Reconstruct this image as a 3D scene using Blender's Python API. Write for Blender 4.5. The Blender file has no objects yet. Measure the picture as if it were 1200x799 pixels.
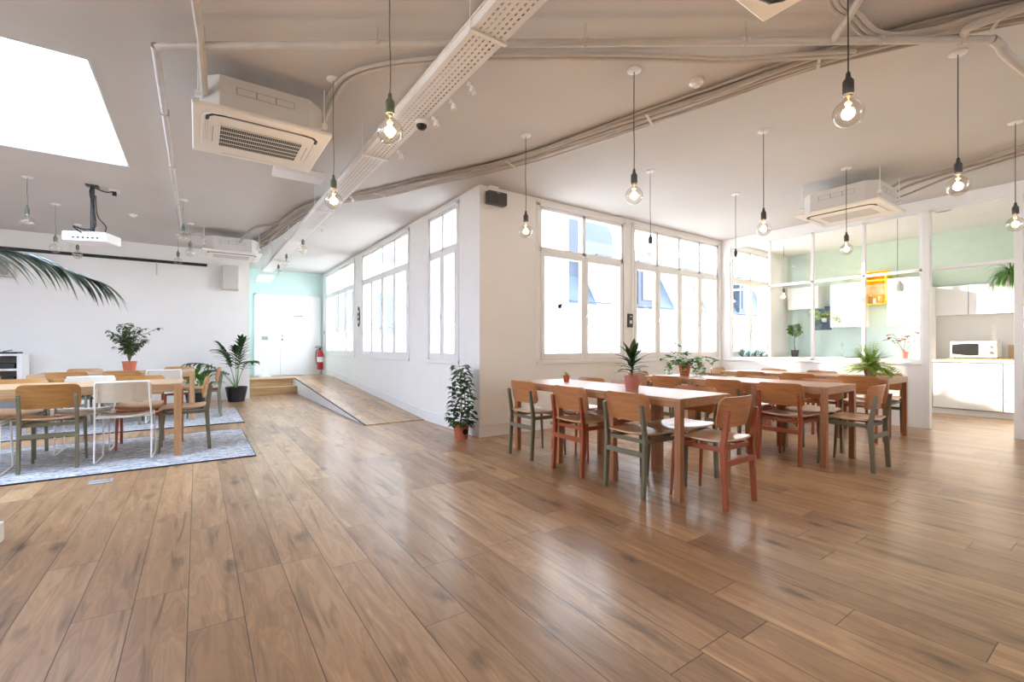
import bpy, math, random
from mathutils import Vector, Matrix
random.seed(7)
SC = bpy.context.scene
COL = SC.collection
R = math.radians
H = 3.12            # ceiling height
YAW = math.atan(369/533.3)
# ------------------------------------------------------------------ camera
cam = bpy.data.cameras.new('camera'); co = bpy.data.objects.new('camera', cam); COL.objects.link(co)
cam.sensor_width = 36; cam.lens = 16.0; cam.shift_y = 6.5/1200; cam.clip_end = 300
co.location = (0, 0, 1.12); co.rotation_euler = (math.pi/2, 0, -YAW)
SC.camera = co
# ------------------------------------------------------------------ world, sun, exposure
SC.view_settings.view_transform = 'Standard'; SC.view_settings.look = 'None'
SC.view_settings.exposure = 0.62; SC.view_settings.gamma = 1; SC.view_settings.use_curve_mapping = False
W = bpy.data.worlds.new('world'); SC.world = W; W.use_nodes = True
nt = W.node_tree; nt.nodes.clear()
wo = nt.nodes.new('ShaderNodeOutputWorld'); bg = nt.nodes.new('ShaderNodeBackground')
tc = nt.nodes.new('ShaderNodeTexCoord'); sp = nt.nodes.new('ShaderNodeSeparateXYZ'); cr = nt.nodes.new('ShaderNodeValToRGB')
nt.links.new(tc.outputs['Generated'], sp.inputs[0]); nt.links.new(sp.outputs['Z'], cr.inputs[0])
cr.color_ramp.elements[0].position = 0.0; cr.color_ramp.elements[0].color = (0.96, 0.97, 1.0, 1)
cr.color_ramp.elements[1].position = 0.6; cr.color_ramp.elements[1].color = (0.70, 0.83, 1.0, 1)
nt.links.new(cr.outputs[0], bg.inputs['Color']); bg.inputs['Strength'].default_value = 9.0
nt.links.new(bg.outputs[0], wo.inputs[0])
sd = bpy.data.lights.new('sun', 'SUN'); sd.energy = 15; sd.color = (1.0, 0.86, 0.68); sd.angle = R(1.5)
so = bpy.data.objects.new('sun', sd); COL.objects.link(so)
so.rotation_euler = Vector((0.45, -1.0, -0.27)).to_track_quat('-Z', 'Y').to_euler(); so.location = (-6, 20, 9)
def portal(name, loc, sx, sy, normal):
    l = bpy.data.lights.new(name, 'AREA'); l.shape = 'RECTANGLE'; l.size = sx; l.size_y = sy
    o = bpy.data.objects.new(name, l); COL.objects.link(o); o.location = loc
    o.rotation_euler = Vector(normal).to_track_quat('-Z', 'Y').to_euler(); l.cycles.is_portal = True
    return o
SC.cycles.max_bounces = 10; SC.cycles.diffuse_bounces = 6; SC.cycles.transparent_max_bounces = 16
SC.cycles.sample_clamp_indirect = 6; SC.cycles.use_denoising = True

# ------------------------------------------------------------------ materials
M = {}
def nodes(name):
    m = bpy.data.materials.new(name); m.use_nodes = True; n = m.node_tree
    return m, n, n.nodes['Principled BSDF']
def mat(name, col, rough=.5, metal=0, var=.06, scale=8, bump=0, coat=0, emis=None, es=0):
    m, n, b = nodes(name)
    b.inputs['Roughness'].default_value = rough; b.inputs['Metallic'].default_value = metal
    b.inputs['Coat Weight'].default_value = coat
    tc = n.nodes.new('ShaderNodeTexCoord'); nz = n.nodes.new('ShaderNodeTexNoise')
    nz.inputs['Scale'].default_value = scale; nz.inputs['Detail'].default_value = 4
    n.links.new(tc.outputs['Object'], nz.inputs['Vector'])
    rp = n.nodes.new('ShaderNodeValToRGB'); n.links.new(nz.outputs['Fac'], rp.inputs[0])
    rp.color_ramp.elements[0].position = .3; rp.color_ramp.elements[1].position = .7
    rp.color_ramp.elements[0].color = tuple(c*(1-var) for c in col)+(1,)
    rp.color_ramp.elements[1].color = tuple(min(1, c*(1+var)) for c in col)+(1,)
    n.links.new(rp.outputs[0], b.inputs['Base Color'])
    if bump:
        bp = n.nodes.new('ShaderNodeBump'); bp.inputs['Strength'].default_value = bump; bp.inputs['Distance'].default_value = .01
        n.links.new(nz.outputs['Fac'], bp.inputs['Height']); n.links.new(bp.outputs[0], b.inputs['Normal'])
    if emis:
        b.inputs['Emission Color'].default_value = emis+(1,); b.inputs['Emission Strength'].default_value = es
    M[name] = m; return m
def wood(name, c1, c2, rough=.42, axis=0, scale=1.0, coat=.15):
    m, n, b = nodes(name)
    tc = n.nodes.new('ShaderNodeTexCoord'); mp = n.nodes.new('ShaderNodeMapping')
    s = [28*scale]*3; s[axis] = 1.6*scale; mp.inputs['Scale'].default_value = s
    n.links.new(tc.outputs['Object'], mp.inputs[0])
    nz = n.nodes.new('ShaderNodeTexNoise'); nz.inputs['Scale'].default_value = 1.6; nz.inputs['Detail'].default_value = 6
    nz.inputs['Distortion'].default_value = .6
    n.links.new(mp.outputs[0], nz.inputs['Vector'])
    rp = n.nodes.new('ShaderNodeValToRGB'); n.links.new(nz.outputs['Fac'], rp.inputs[0])
    rp.color_ramp.elements[0].position = .32; rp.color_ramp.elements[1].position = .68
    rp.color_ramp.elements[0].color = c1+(1,); rp.color_ramp.elements[1].color = c2+(1,)
    n.links.new(rp.outputs[0], b.inputs['Base Color'])
    b.inputs['Roughness'].default_value = rough; b.inputs['Coat Weight'].default_value = coat; b.inputs['Coat Roughness'].default_value = .25
    M[name] = m; return m
def plank_floor(name='floor_oak', c=((.25,.13,.060),(.56,.345,.18),(.40,.23,.115))):
    m, n, b = nodes(name); L = n.links.new
    def math_(op, a, bb=None, cc=None):
        x = n.nodes.new('ShaderNodeMath'); x.operation = op
        for i, v in enumerate((a, bb, cc)):
            if v is None: continue
            if isinstance(v, (int, float)): x.inputs[i].default_value = v
            else: L(v, x.inputs[i])
        return x.outputs[0]
    g = n.nodes.new('ShaderNodeNewGeometry'); s = n.nodes.new('ShaderNodeSeparateXYZ'); L(g.outputs['Position'], s.inputs[0])
    u = math_('DIVIDE', math_('ADD', s.outputs['X'], 10*.1945+.032), .1945)
    row = math_('FLOOR', u); fu = math_('SUBTRACT', u, row)
    w1 = n.nodes.new('ShaderNodeTexWhiteNoise'); w1.noise_dimensions = '1D'; L(row, w1.inputs['W'])
    LEN = 1.2
    v = math_('DIVIDE', math_('ADD', s.outputs['Y'], math_('MULTIPLY_ADD', w1.outputs['Value'], 9.0, 30.0)), LEN)
    colm = math_('FLOOR', v); fv = math_('SUBTRACT', v, colm)
    cx = n.nodes.new('ShaderNodeCombineXYZ'); L(row, cx.inputs[0]); L(colm, cx.inputs[1])
    w2 = n.nodes.new('ShaderNodeTexWhiteNoise'); w2.noise_dimensions = '2D'; L(cx.outputs[0], w2.inputs['Vector'])
    du = math_('MULTIPLY', math_('MINIMUM', fu, math_('SUBTRACT', 1.0, fu)), .1945)
    dv = math_('MULTIPLY', math_('MINIMUM', fv, math_('SUBTRACT', 1.0, fv)), LEN)
    dm = math_('MINIMUM', du, dv)
    seam = n.nodes.new('ShaderNodeMapRange'); seam.inputs[1].default_value = .0008; seam.inputs[2].default_value = .0028
    L(dm, seam.inputs[0])
    # grain coordinates: stretched along Y, shifted per plank
    gx = math_('MULTIPLY_ADD', w2.outputs['Value'], 17.0, math_('MULTIPLY', s.outputs['X'], 9.0))
    gy = math_('MULTIPLY_ADD', w2.outputs['Value'], 41.0, math_('MULTIPLY', s.outputs['Y'], 1.15))
    gc = n.nodes.new('ShaderNodeCombineXYZ'); L(gx, gc.inputs[0]); L(gy, gc.inputs[1])
    nz = n.nodes.new('ShaderNodeTexNoise'); nz.inputs['Scale'].default_value = 1.5; nz.inputs['Detail'].default_value = 1.5; nz.inputs['Distortion'].default_value = .8
    L(gc.outputs[0], nz.inputs['Vector'])
    rings = math_('SINE', math_('MULTIPLY', nz.outputs['Fac'], 55.0))
    nf = n.nodes.new('ShaderNodeTexNoise'); nf.inputs['Scale'].default_value = 7; nf.inputs['Detail'].default_value = 1.5
    L(gc.outputs[0], nf.inputs['Vector'])
    base = n.nodes.new('ShaderNodeValToRGB'); e = base.color_ramp.elements
    e[0].position = 0; e[0].color = c[0]+(1,); e[1].position = 1; e[1].color = c[1]+(1,)
    k = base.color_ramp.elements.new(.5); k.color = c[2]+(1,)
    # blend plank id with broad noise
    f1 = math_('MULTIPLY_ADD', nz.outputs['Fac'], .9, math_('MULTIPLY_ADD', w2.outputs['Value'], .55, -.22))
    L(f1, base.inputs[0])
    mul = math_('ADD', .96, math_('MULTIPLY_ADD', rings, .085, math_('MULTIPLY', nf.outputs['Fac'], .06)))
    # knots and dark streaks
    kc = n.nodes.new('ShaderNodeCombineXYZ'); L(math_('MULTIPLY', s.outputs['X'], 4.2), kc.inputs[0]); L(math_('MULTIPLY', s.outputs['Y'], 1.7), kc.inputs[1])
    vo = n.nodes.new('ShaderNodeTexVoronoi'); vo.inputs['Scale'].default_value = 1.25; L(kc.outputs[0], vo.inputs['Vector'])
    nd = n.nodes.new('ShaderNodeTexNoise'); nd.inputs['Scale'].default_value = 5; L(kc.outputs[0], nd.inputs['Vector'])
    kd = math_('ADD', vo.outputs['Distance'], math_('MULTIPLY_ADD', nd.outputs['Fac'], .3, -.15))
    kn = n.nodes.new('ShaderNodeMapRange'); kn.inputs[1].default_value = .0; kn.inputs[2].default_value = .22; kn.inputs[3].default_value = .22; kn.inputs[4].default_value = 1
    L(kd, kn.inputs[0])
    st = n.nodes.new('ShaderNodeTexNoise'); st.inputs['Scale'].default_value = 1.0; st.inputs['Detail'].default_value = 3; st.inputs['Distortion'].default_value = .8
    sc_ = n.nodes.new('ShaderNodeCombineXYZ'); L(math_('MULTIPLY', gx, 1.7), sc_.inputs[0]); L(math_('MULTIPLY', gy, 1.1), sc_.inputs[1]); L(sc_.outputs[0], st.inputs['Vector'])
    sr = n.nodes.new('ShaderNodeMapRange'); sr.inputs[1].default_value = .57; sr.inputs[2].default_value = .74; sr.inputs[3].default_value = 1.0; sr.inputs[4].default_value = .45; L(st.outputs['Fac'], sr.inputs[0])
    lr = n.nodes.new('ShaderNodeMapRange'); lr.inputs[1].default_value = .36; lr.inputs[2].default_value = .24; lr.inputs[3].default_value = 1.0; lr.inputs[4].default_value = 1.45; L(st.outputs['Fac'], lr.inputs[0])
    mul = math_('MULTIPLY', mul, math_('MULTIPLY', sr.outputs[0], lr.outputs[0]))
    tot = math_('MULTIPLY', math_('MULTIPLY', mul, kn.outputs[0]), math_('MULTIPLY_ADD', seam.outputs[0], .8, .2))
    vm = n.nodes.new('ShaderNodeVectorMath'); vm.operation = 'SCALE'; L(base.outputs[0], vm.inputs[0]); L(tot, vm.inputs['Scale'])
    L(vm.outputs[0], b.inputs['Base Color'])
    L(math_('MULTIPLY_ADD', st.outputs['Fac'], .12, .285), b.inputs['Roughness']); b.inputs['Coat Weight'].default_value = .22; b.inputs['Coat Roughness'].default_value = .18
    bp = n.nodes.new('ShaderNodeBump'); bp.inputs['Strength'].default_value = .25; bp.inputs['Distance'].default_value = .004
    L(seam.outputs[0], bp.inputs['Height']); L(bp.outputs[0], b.inputs['Normal'])
    M[name] = m
plank_floor()
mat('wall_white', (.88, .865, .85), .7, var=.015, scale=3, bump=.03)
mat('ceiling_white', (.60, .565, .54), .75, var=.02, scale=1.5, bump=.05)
mat('mint', (.61, .765, .74), .6, var=.02)
mat('sage', (.66, .78, .66), .6, var=.02)
mat('white_paint', (.86, .85, .85), .4, var=.01)
mat('gloss_white', (.88, .87, .86), .22, var=.01)
mat('pipe_paint', (.58, .53, .48), .5, var=.06)
mat('conduit_paint', (.42, .365, .32), .5, var=.08)
mat('tray_paint', (.78, .76, .74), .45, metal=0, var=.03)
mat('ac_cream', (.85, .81, .75), .4, var=.01)
mat('ac_body', (.66, .63, .60), .5, var=.03)
mat('black', (.012, .012, .013), .45, var=.1)
mat('dark_grey', (.06, .058, .06), .5, var=.1)
mat('mid_grey', (.33, .33, .34), .5)
mat('speaker_beige', (.62, .58, .54), .6, var=.03)
mat('terracotta_metal', (.36, .085, .032), .42, var=.05)
mat('green_metal', (.17, .16, .105), .42, var=.05)
mat('white_metal', (.84, .83, .80), .35, var=.02)
mat('cream_cover', (.60, .53, .44), .6, var=.05, scale=30)
mat('pot_clay', (.50, .13, .07), .65, var=.08, scale=12)
mat('pot_pink', (.55, .19, .15), .5, var=.04)
mat('pot_black', (.015, .015, .02), .4, var=.1)
mat('pot_white', (.82, .80, .78), .4)
mat('soil', (.035, .022, .014), .95, var=.4, scale=60, bump=.5)
mat('stem', (.16, .14, .06), .7, var=.2)
mat('leaf_dark', (.035, .085, .022), .38, var=.45, scale=14)
mat('leaf_mid', (.11, .27, .045), .4, var=.4, scale=16)
mat('leaf_light', (.42, .60, .09), .45, var=.35, scale=20)
mat('leaf_blue', (.25, .38, .36), .32, var=.45, scale=8)
mat('leaf_red', (.20, .03, .035), .4, var=.3)
mat('cord_dark', (.05, .05, .048), .6)
mat('cord_green', (.19, .20, .17), .6)
mat('socket_green', (.15, .17, .13), .5)
mat('extinguisher_red', (.42, .01, .015), .3)
mat('chrome', (.7, .7, .7), .2, metal=1)
mat('yellow', (.95, .68, .03), .45, var=.03)
mat('zinc', (.018, .030, .055), .5, var=.12, scale=.5)
mat('zinc_pale', (.035, .052, .085), .5, var=.08, scale=.5)
mat('render_white', (.80, .79, .76), .8, var=.04, scale=.3)
mat('shutter_tone', (.09, .10, .13), .6, var=.05)
mat('ground_stone', (.55, .53, .50), .9, var=.1, scale=.5)
mat('picture_blue', (.05, .12, .20), .5, var=.6, scale=10)
mat('paper_brown', (.42, .28, .17), .8, var=.08)
mat('kraft', (.60, .44, .28), .7)
mat('filament', (1, .6, .25), .5, emis=(1.0, .62, .28), es=60)
mat('filament_off', (.45, .35, .22), .5)
wood('table_oak', (.36, .17, .08), (.50, .27, .135), .40, axis=1, coat=.12)
wood('table_oak_x', (.42, .25, .125), (.57, .37, .20), .42, axis=0, coat=.12)
wood('leg_oak', (.32, .13, .055), (.43, .19, .085), .45, axis=2)
wood('leg_oak_pale', (.44, .24, .11), (.58, .35, .18), .45, axis=2)
wood('ply', (.43, .165, .055), (.54, .23, .085), .36, axis=0, coat=.35)
wood('ply_pale', (.36, .165, .045), (.47, .235, .075), .36, axis=0, coat=.35)
wood('seat_ply', (.50, .27, .12), (.63, .38, .19), .34, axis=1, coat=.4)
wood('step_oak', (.38, .22, .10), (.56, .36, .19), .4, axis=0)
def glass_mat():
    def mk(name, col, f0, k):
        m = bpy.data.materials.new(name); m.use_nodes = True; n = m.node_tree; n.nodes.clear()
        o = n.nodes.new('ShaderNodeOutputMaterial'); t = n.nodes.new('ShaderNodeBsdfTransparent'); g = n.nodes.new('ShaderNodeBsdfGlossy')
        lw = n.nodes.new('ShaderNodeLayerWeight'); lw.inputs['Blend'].default_value = .5; g.inputs['Roughness'].default_value = .02
        p = n.nodes.new('ShaderNodeMath'); p.operation = 'POWER'; p.inputs[1].default_value = 4; n.links.new(lw.outputs['Facing'], p.inputs[0])
        q = n.nodes.new('ShaderNodeMath'); q.operation = 'MULTIPLY_ADD'; q.inputs[1].default_value = k; q.inputs[2].default_value = f0; n.links.new(p.outputs[0], q.inputs[0])
        t.inputs['Color'].default_value = col; mx = n.nodes.new('ShaderNodeMixShader')
        n.links.new(q.outputs[0], mx.inputs[0]); n.links.new(t.outputs[0], mx.inputs[1]); n.links.new(g.outputs[0], mx.inputs[2]); n.links.new(mx.outputs[0], o.inputs[0])
        M[name] = m
    mk('glass', (.985, .99, .985, 1), .02, .35)
    mk('bulb_glass', (.985, .975, .96, 1), .06, .8)
    m3 = bpy.data.materials.new('skylight_glass'); m3.use_nodes = True; n = m3.node_tree; n.nodes.clear()
    o = n.nodes.new('ShaderNodeOutputMaterial'); t = n.nodes.new('ShaderNodeBsdfTranslucent'); t.inputs[0].default_value = (.78, .84, .92, 1)
    n.links.new(t.outputs[0], o.inputs[0]); M['skylight_glass'] = m3
glass_mat()
def rug_mat():
    m, n, b = nodes('rug'); L = n.links.new
    tc = n.nodes.new('ShaderNodeTexCoord'); mp = n.nodes.new('ShaderNodeMapping'); mp.inputs['Scale'].default_value = (1, 3.2, 1)
    L(tc.outputs['Object'], mp.inputs[0])
    a = n.nodes.new('ShaderNodeTexNoise'); a.inputs['Scale'].default_value = 13; a.inputs['Detail'].default_value = 9; a.inputs['Roughness'].default_value = .75; a.inputs['Distortion'].default_value = 1.2
    L(mp.outputs[0], a.inputs['Vector'])
    rp = n.nodes.new('ShaderNodeValToRGB'); L(a.outputs['Fac'], rp.inputs[0]); e = rp.color_ramp.elements
    e[0].position = .38; e[0].color = (.05, .06, .085, 1); e[1].position = .58; e[1].color = (.68, .655, .64, 1)
    k = rp.color_ramp.elements.new(.47); k.color = (.30, .31, .34, 1)
    L(rp.outputs[0], b.inputs['Base Color']); b.inputs['Roughness'].default_value = .95
    bp = n.nodes.new('ShaderNodeBump'); bp.inputs['Strength'].default_value = .3; L(a.outputs['Fac'], bp.inputs['Height']); L(bp.outputs[0], b.inputs['Normal'])
    M['rug'] = m
rug_mat()

# ------------------------------------------------------------------ mesh helpers
class MB:
    def __init__(s): s.v = []; s.f = []; s.m = Matrix()
    def add(s, vs, fs, mtx=None):
        k = len(s.v); mm = s.m @ mtx if mtx is not None else s.m
        s.v += [tuple(mm @ Vector(p)) for p in vs]; s.f += [tuple(i+k for i in f) for f in fs]; return s
    def box(s, x0, x1, y0, y1, z0, z1, mtx=None):
        vs = [(x, y, z) for z in (z0, z1) for y in (y0, y1) for x in (x0, x1)]
        return s.add(vs, [(0,2,3,1),(4,5,7,6),(0,1,5,4),(2,6,7,3),(0,4,6,2),(1,3,7,5)], mtx)
    def prism(s, poly, a, b, axis='z'):       # extrude 2D polygon
        def P(u, v, w): return {'z': (u, v, w), 'x': (w, u, v), 'y': (u, w, v)}[axis]
        n = len(poly); vs = [P(u, v, a) for u, v in poly]+[P(u, v, b) for u, v in poly]
        fs = [tuple(range(n))[::-1], tuple(range(n, 2*n))]+[(i, (i+1) % n, n+(i+1) % n, n+i) for i in range(n)]
        return s.add(vs, fs)
    def tube(s, pts, r, n=8, closed=False, flat=1.0, cap=True):
        pts = [Vector(p) for p in pts]; N = len(pts); rr = r if isinstance(r, (list, tuple)) else [r]*N
        vs = []; fs = []; up = None
        for i, p in enumerate(pts):
            if closed: t = pts[(i+1) % N]-pts[i-1]
            else: t = pts[min(i+1, N-1)]-pts[max(i-1, 0)]
            t.normalize()
            if up is None: up = Vector((0, 0, 1)) if abs(t.z) < .9 else Vector((1, 0, 0))
            sx = t.cross(up)
            if sx.length < 1e-5: sx = t.cross(Vector((0.3, 1, 0.1)))
            sx.normalize(); up = sx.cross(t).normalized()
            for k in range(n):
                a = 2*math.pi*k/n+math.pi/n; vs.append(p+sx*math.cos(a)*rr[i]+up*math.sin(a)*rr[i]*flat)
        for i in range(N if closed else N-1):
            j = (i+1) % N
            for k in range(n): fs.append((i*n+k, i*n+(k+1) % n, j*n+(k+1) % n, j*n+k))
        if cap and not closed: fs += [tuple(range(n))[::-1], tuple(range((N-1)*n, N*n))]
        return s.add(vs, fs)
    def lathe(s, prof, c=(0, 0, 0), n=24):
        vs = []; fs = []; idx = []
        for r, z in prof:
            if r < 1e-6: idx.append([len(vs)]*n); vs.append((c[0], c[1], c[2]+z))
            else:
                idx.append(list(range(len(vs), len(vs)+n)))
                vs += [(c[0]+r*math.cos(2*math.pi*k/n), c[1]+r*math.sin(2*math.pi*k/n), c[2]+z) for k in range(n)]
        for i in range(len(prof)-1):
            for k in range(n):
                q = [idx[i][k], idx[i][(k+1) % n], idx[i+1][(k+1) % n], idx[i+1][k]]; u = []
                for z in q:
                    if z not in u: u.append(z)
                if len(u) > 2: fs.append(tuple(u))
        return s.add(vs, fs)
    def sheet(s, fn, nu, nv, th):              # closed solid from fn(i/nu, j/nv), thickness th along normal
        P = [[Vector(fn(i/nu, j/nv)) for j in range(nv+1)] for i in range(nu+1)]; vs = []; fs = []
        Nn = []
        for i in range(nu+1):
            rowN = []
            for j in range(nv+1):
                a = P[min(i+1, nu)][j]-P[max(i-1, 0)][j]; b = P[i][min(j+1, nv)]-P[i][max(j-1, 0)]
                q = a.cross(b); rowN.append(q.normalized() if q.length > 1e-9 else Vector((0, 0, 1)))
            Nn.append(rowN)
        for sg in (-.5, .5):
            for i in range(nu+1):
                for j in range(nv+1): vs.append(P[i][j]+Nn[i][j]*th*sg)
        K = (nu+1)*(nv+1); I = lambda i, j: i*(nv+1)+j
        for i in range(nu):
            for j in range(nv):
                fs.append((I(i, j), I(i, j+1), I(i+1, j+1), I(i+1, j))); fs.append((K+I(i, j), K+I(i+1, j), K+I(i+1, j+1), K+I(i, j+1)))
        for i in range(nu):
            fs.append((I(i, 0), I(i+1, 0), K+I(i+1, 0), K+I(i, 0))); fs.append((I(i, nv), K+I(i, nv), K+I(i+1, nv), I(i+1, nv)))
        for j in range(nv):
            fs.append((I(0, j), K+I(0, j), K+I(0, j+1), I(0, j+1))); fs.append((I(nu, j), I(nu, j+1), K+I(nu, j+1), K+I(nu, j)))
        return s.add(vs, fs)
    def leaf(s, p, d, L, w, droop=.5, n=6, fold=.25, shape=0, roll=0):
        p = Vector(p); d = Vector(d).normalized(); vs = []; fs = []
        up = Vector((0, 0, 1)); side = d.cross(up)
        if side.length < .05: side = Vector((math.cos(roll*7), math.sin(roll*7), 0))
        side.normalize(); side = Matrix.Rotation(roll, 3, d) @ side
        for i in range(n+1):
            t = i/n
            if shape == 0: ww = w*(math.sin(math.pi*min(1, .12+t*.9))**.8 if t < 1 else 0)      # strap
            elif shape == 1: ww = w*(math.sin(math.pi*t**.75))                                    # oval
            else: ww = w*(1.15*math.sin(math.pi*min(1, t**.55))) if t > 0 else 0                  # heart
            ww = max(ww, .0006)
            nrm = side.cross(d).normalized()
            vs += [p-side*ww+nrm*ww*fold, p, p+side*ww+nrm*ww*fold]
            p = p+d*(L/n); d = (d+Vector((0, 0, -1))*droop/n).normalized()
        for i in range(n):
            a = i*3; fs += [(a, a+1, a+4, a+3), (a+1, a+2, a+5, a+4)]
        return s.add(vs, fs)
    def build(s, name, m, parent=None, bevel=0, smooth=False, kind=None, loc=None, solid=0):
        me = bpy.data.meshes.new(name); me.from_pydata(s.v, [], s.f); me.validate(); me.update()
        o = bpy.data.objects.new(name, me); COL.objects.link(o)
        mm = M[m] if isinstance(m, str) else m
        me.materials.append(mm)
        if parent is not None: o.parent = parent
        if smooth:
            for p in me.polygons: p.use_smooth = True
            me.set_sharp_from_angle(angle=R(40))
        if solid:
            b = o.modifiers.new('solid', 'SOLIDIFY'); b.thickness = solid; b.offset = 0
        if bevel:
            b = o.modifiers.new('bevel', 'BEVEL'); b.width = bevel; b.segments = 2; b.limit_method = 'ANGLE'
        if kind: o['kind'] = kind
        if loc: o.location = loc
        return o
def tag(o, label, cat, group=None):
    o['label'] = label; o['category'] = cat
    if group: o['group'] = group
    return o
def empty(name, loc=(0, 0, 0), rz=0):
    o = bpy.data.objects.new(name, None); COL.objects.link(o); o.location = loc; o.rotation_euler = (0, 0, rz); o.empty_display_size = .1
    return o
def thing(name, label, cat, loc=(0, 0, 0), rz=0, group=None): return tag(empty(name, loc, rz), label, cat, group)
def copy_tree(o, parent=None):
    c = o.copy(); COL.objects.link(c)
    if parent is not None: c.parent = parent
    for ch in [x for x in KIDS.get(o.name, [])]:
        copy_tree(ch, c)
    return c
KIDS = {}
def reg(root):
    def rec(o):
        KIDS[o.name] = list(o.children)
        for k in o.children: rec(k)
    rec(root)
def struct(name, mb, m, **k): return mb.build(name, m, kind='structure', **k)

# ------------------------------------------------------------------ room shell
HX, AY, PX, FY, WY, KX = 2.863, 4.839, 8.16, 13.36, 11.3, 10.85   # hall wall, window wall, partition, far wall, projector wall, kitchen back wall
LX, BY, KY = -6.0, -4.0, -1.2
b = MB(); b.box(LX, KX+.2, BY-.2, AY, -.2, 0); b.box(LX, HX, AY, FY+.2, -.2, 0); struct('floor', b, 'floor_oak')
# ceiling with the skylight opening
SX0, SX1, SY0, SY1 = -5.6, -.63, 4.30, 6.6  # left part runs on out of view, stretched to add daylight
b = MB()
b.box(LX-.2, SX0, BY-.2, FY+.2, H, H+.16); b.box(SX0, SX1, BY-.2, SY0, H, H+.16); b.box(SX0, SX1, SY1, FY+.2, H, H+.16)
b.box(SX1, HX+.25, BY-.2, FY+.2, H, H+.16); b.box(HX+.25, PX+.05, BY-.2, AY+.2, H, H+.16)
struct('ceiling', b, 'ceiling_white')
struct('ceiling_kitchen', MB().box(PX+.05, KX+.2, BY-.2, AY+.2, H, H+.16), 'wall_white')
b = MB(); b.box(SX0, SX1, SY0, SY1, H+.02, H+.03); sk = struct('window_11', b, 'skylight_glass')
f = MB(); f.box(SX0-.02, SX0, SY0, SY1, H-.004, H+.16); f.box(SX1, SX1+.012, SY0, SY1, H-.004, H+.03); f.build('window_frame', 'white_paint', sk)

def wall_with_holes(name, fixed, thick, axis, lo, hi, holes, m='wall_white', ztop=H, zbot=0):
    # axis 'x': wall runs along x at y=fixed..fixed+thick; axis 'y': runs along y at x=fixed..fixed+thick. holes: (a0,a1,z0,z1)
    b = MB()
    def bx(a0, a1, z0, z1):
        if a1-a0 < 1e-4 or z1-z0 < 1e-4: return
        t0, t1 = sorted((fixed, fixed+thick))
        if axis == 'x': b.box(a0, a1, t0, t1, z0, z1)
        else: b.box(t0, t1, a0, a1, z0, z1)
    cur = lo
    for a0, a1, z0, z1 in sorted(holes):
        bx(cur, a0, zbot, ztop); bx(a0, a1, zbot, z0); bx(a0, a1, z1, ztop); cur = a1
    bx(cur, hi, zbot, ztop)
    return struct(name, b, m)
ZS, ZT = .93, 3.02
hall_w = [(5.42, 6.32, 2), (7.14, 9.66, 4), (10.28, 12.91, 4)]
a_w = [(3.80, 5.45, 2), (5.69, 8.06, 4), (8.49, 9.95, 2)]
added_back_w = [(4.6, 6.2)]  # unseen window behind the camera, added to brighten the room
wall_with_holes('wall_hall', HX, .22, 'y', AY, FY+.2, [(a, c, ZS, ZT) for a, c, n in hall_w])
wall_with_holes('wall_windows', AY, .22, 'x', HX+.22, KX+.2, [(a, c, ZS, ZT) for a, c, n in a_w])
b = MB(); b.box(HX, HX+.22, AY-.0005, AY, 0, H)
wall_with_holes('wall_back', BY, -.2, 'x', LX, KX+.2, [(a, c, .9, 2.9) for a, c in added_back_w])
wall_with_holes('wall_left', LX, -.2, 'y', BY-.2, WY+.2, [(1.5, 4.5, .9, 2.9)])
b = MB(); b.box(LX, .93, WY, WY+.15, 0, H); struct('wall_projector', b, 'wall_white')
b = MB(); b.box(.78, .93, WY+.15, FY, 0, H); struct('wall_return', b, 'mint')
b = MB(); b.box(.78, HX, FY, FY+.2, 0, H); struct('wall_far', b, 'mint')
b = MB(); b.box(KX, KX+.2, KY, AY+.2, 0, H); struct('wall_kitchen', b, 'mint')
wall_with_holes('wall_kitchen_end', KY, -.2, 'x', PX, KX+.2, [(8.9, 9.8, .93, 3.0)], 'sage')  # made-up opening that lets more light into the kitchen
b = MB(); b.box(PX, PX+.12, BY, KY-.2, 0, H); struct('wall_right', b, 'wall_white')
b = MB(); b.box(KX-.012, KX-.0005, KY, 4.5, 2.2, H); struct('trim_4', b, 'sage')
# unseen block added over the hall to keep sun off the dining windows
b = MB(); b.box(1.0, HX+.2, 6.8, FY+.3, H+.17, 7.4); struct('wall_sun_blocker', b, 'render_white')

# baseboards
b = MB(); b.box(HX+.0, PX, AY-.016, AY, 0, .15); b.box(HX, PX, AY-.024, AY-.012, .138, .15); struct('baseboard_windows', b, 'white_paint')
def rampz(y): return 0 if y < 6.47 else min(.36, .36*(y-6.47)/(12.1-6.47))
b = MB(); ys = [AY-.016, 6.47, 12.1, FY]
for y0, y1 in zip(ys, ys[1:]):
    b.prism([(y0, rampz(y0)-.02), (y1, rampz(y1)-.02), (y1, rampz(y1)+.15), (y0, rampz(y0)+.15)], HX-.016, HX, 'x')
struct('baseboard_hall', b, 'white_paint')
b = MB(); b.box(LX, .93, WY-.014, WY, 0, .12); struct('baseboard_projector', b, 'white_paint')

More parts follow.
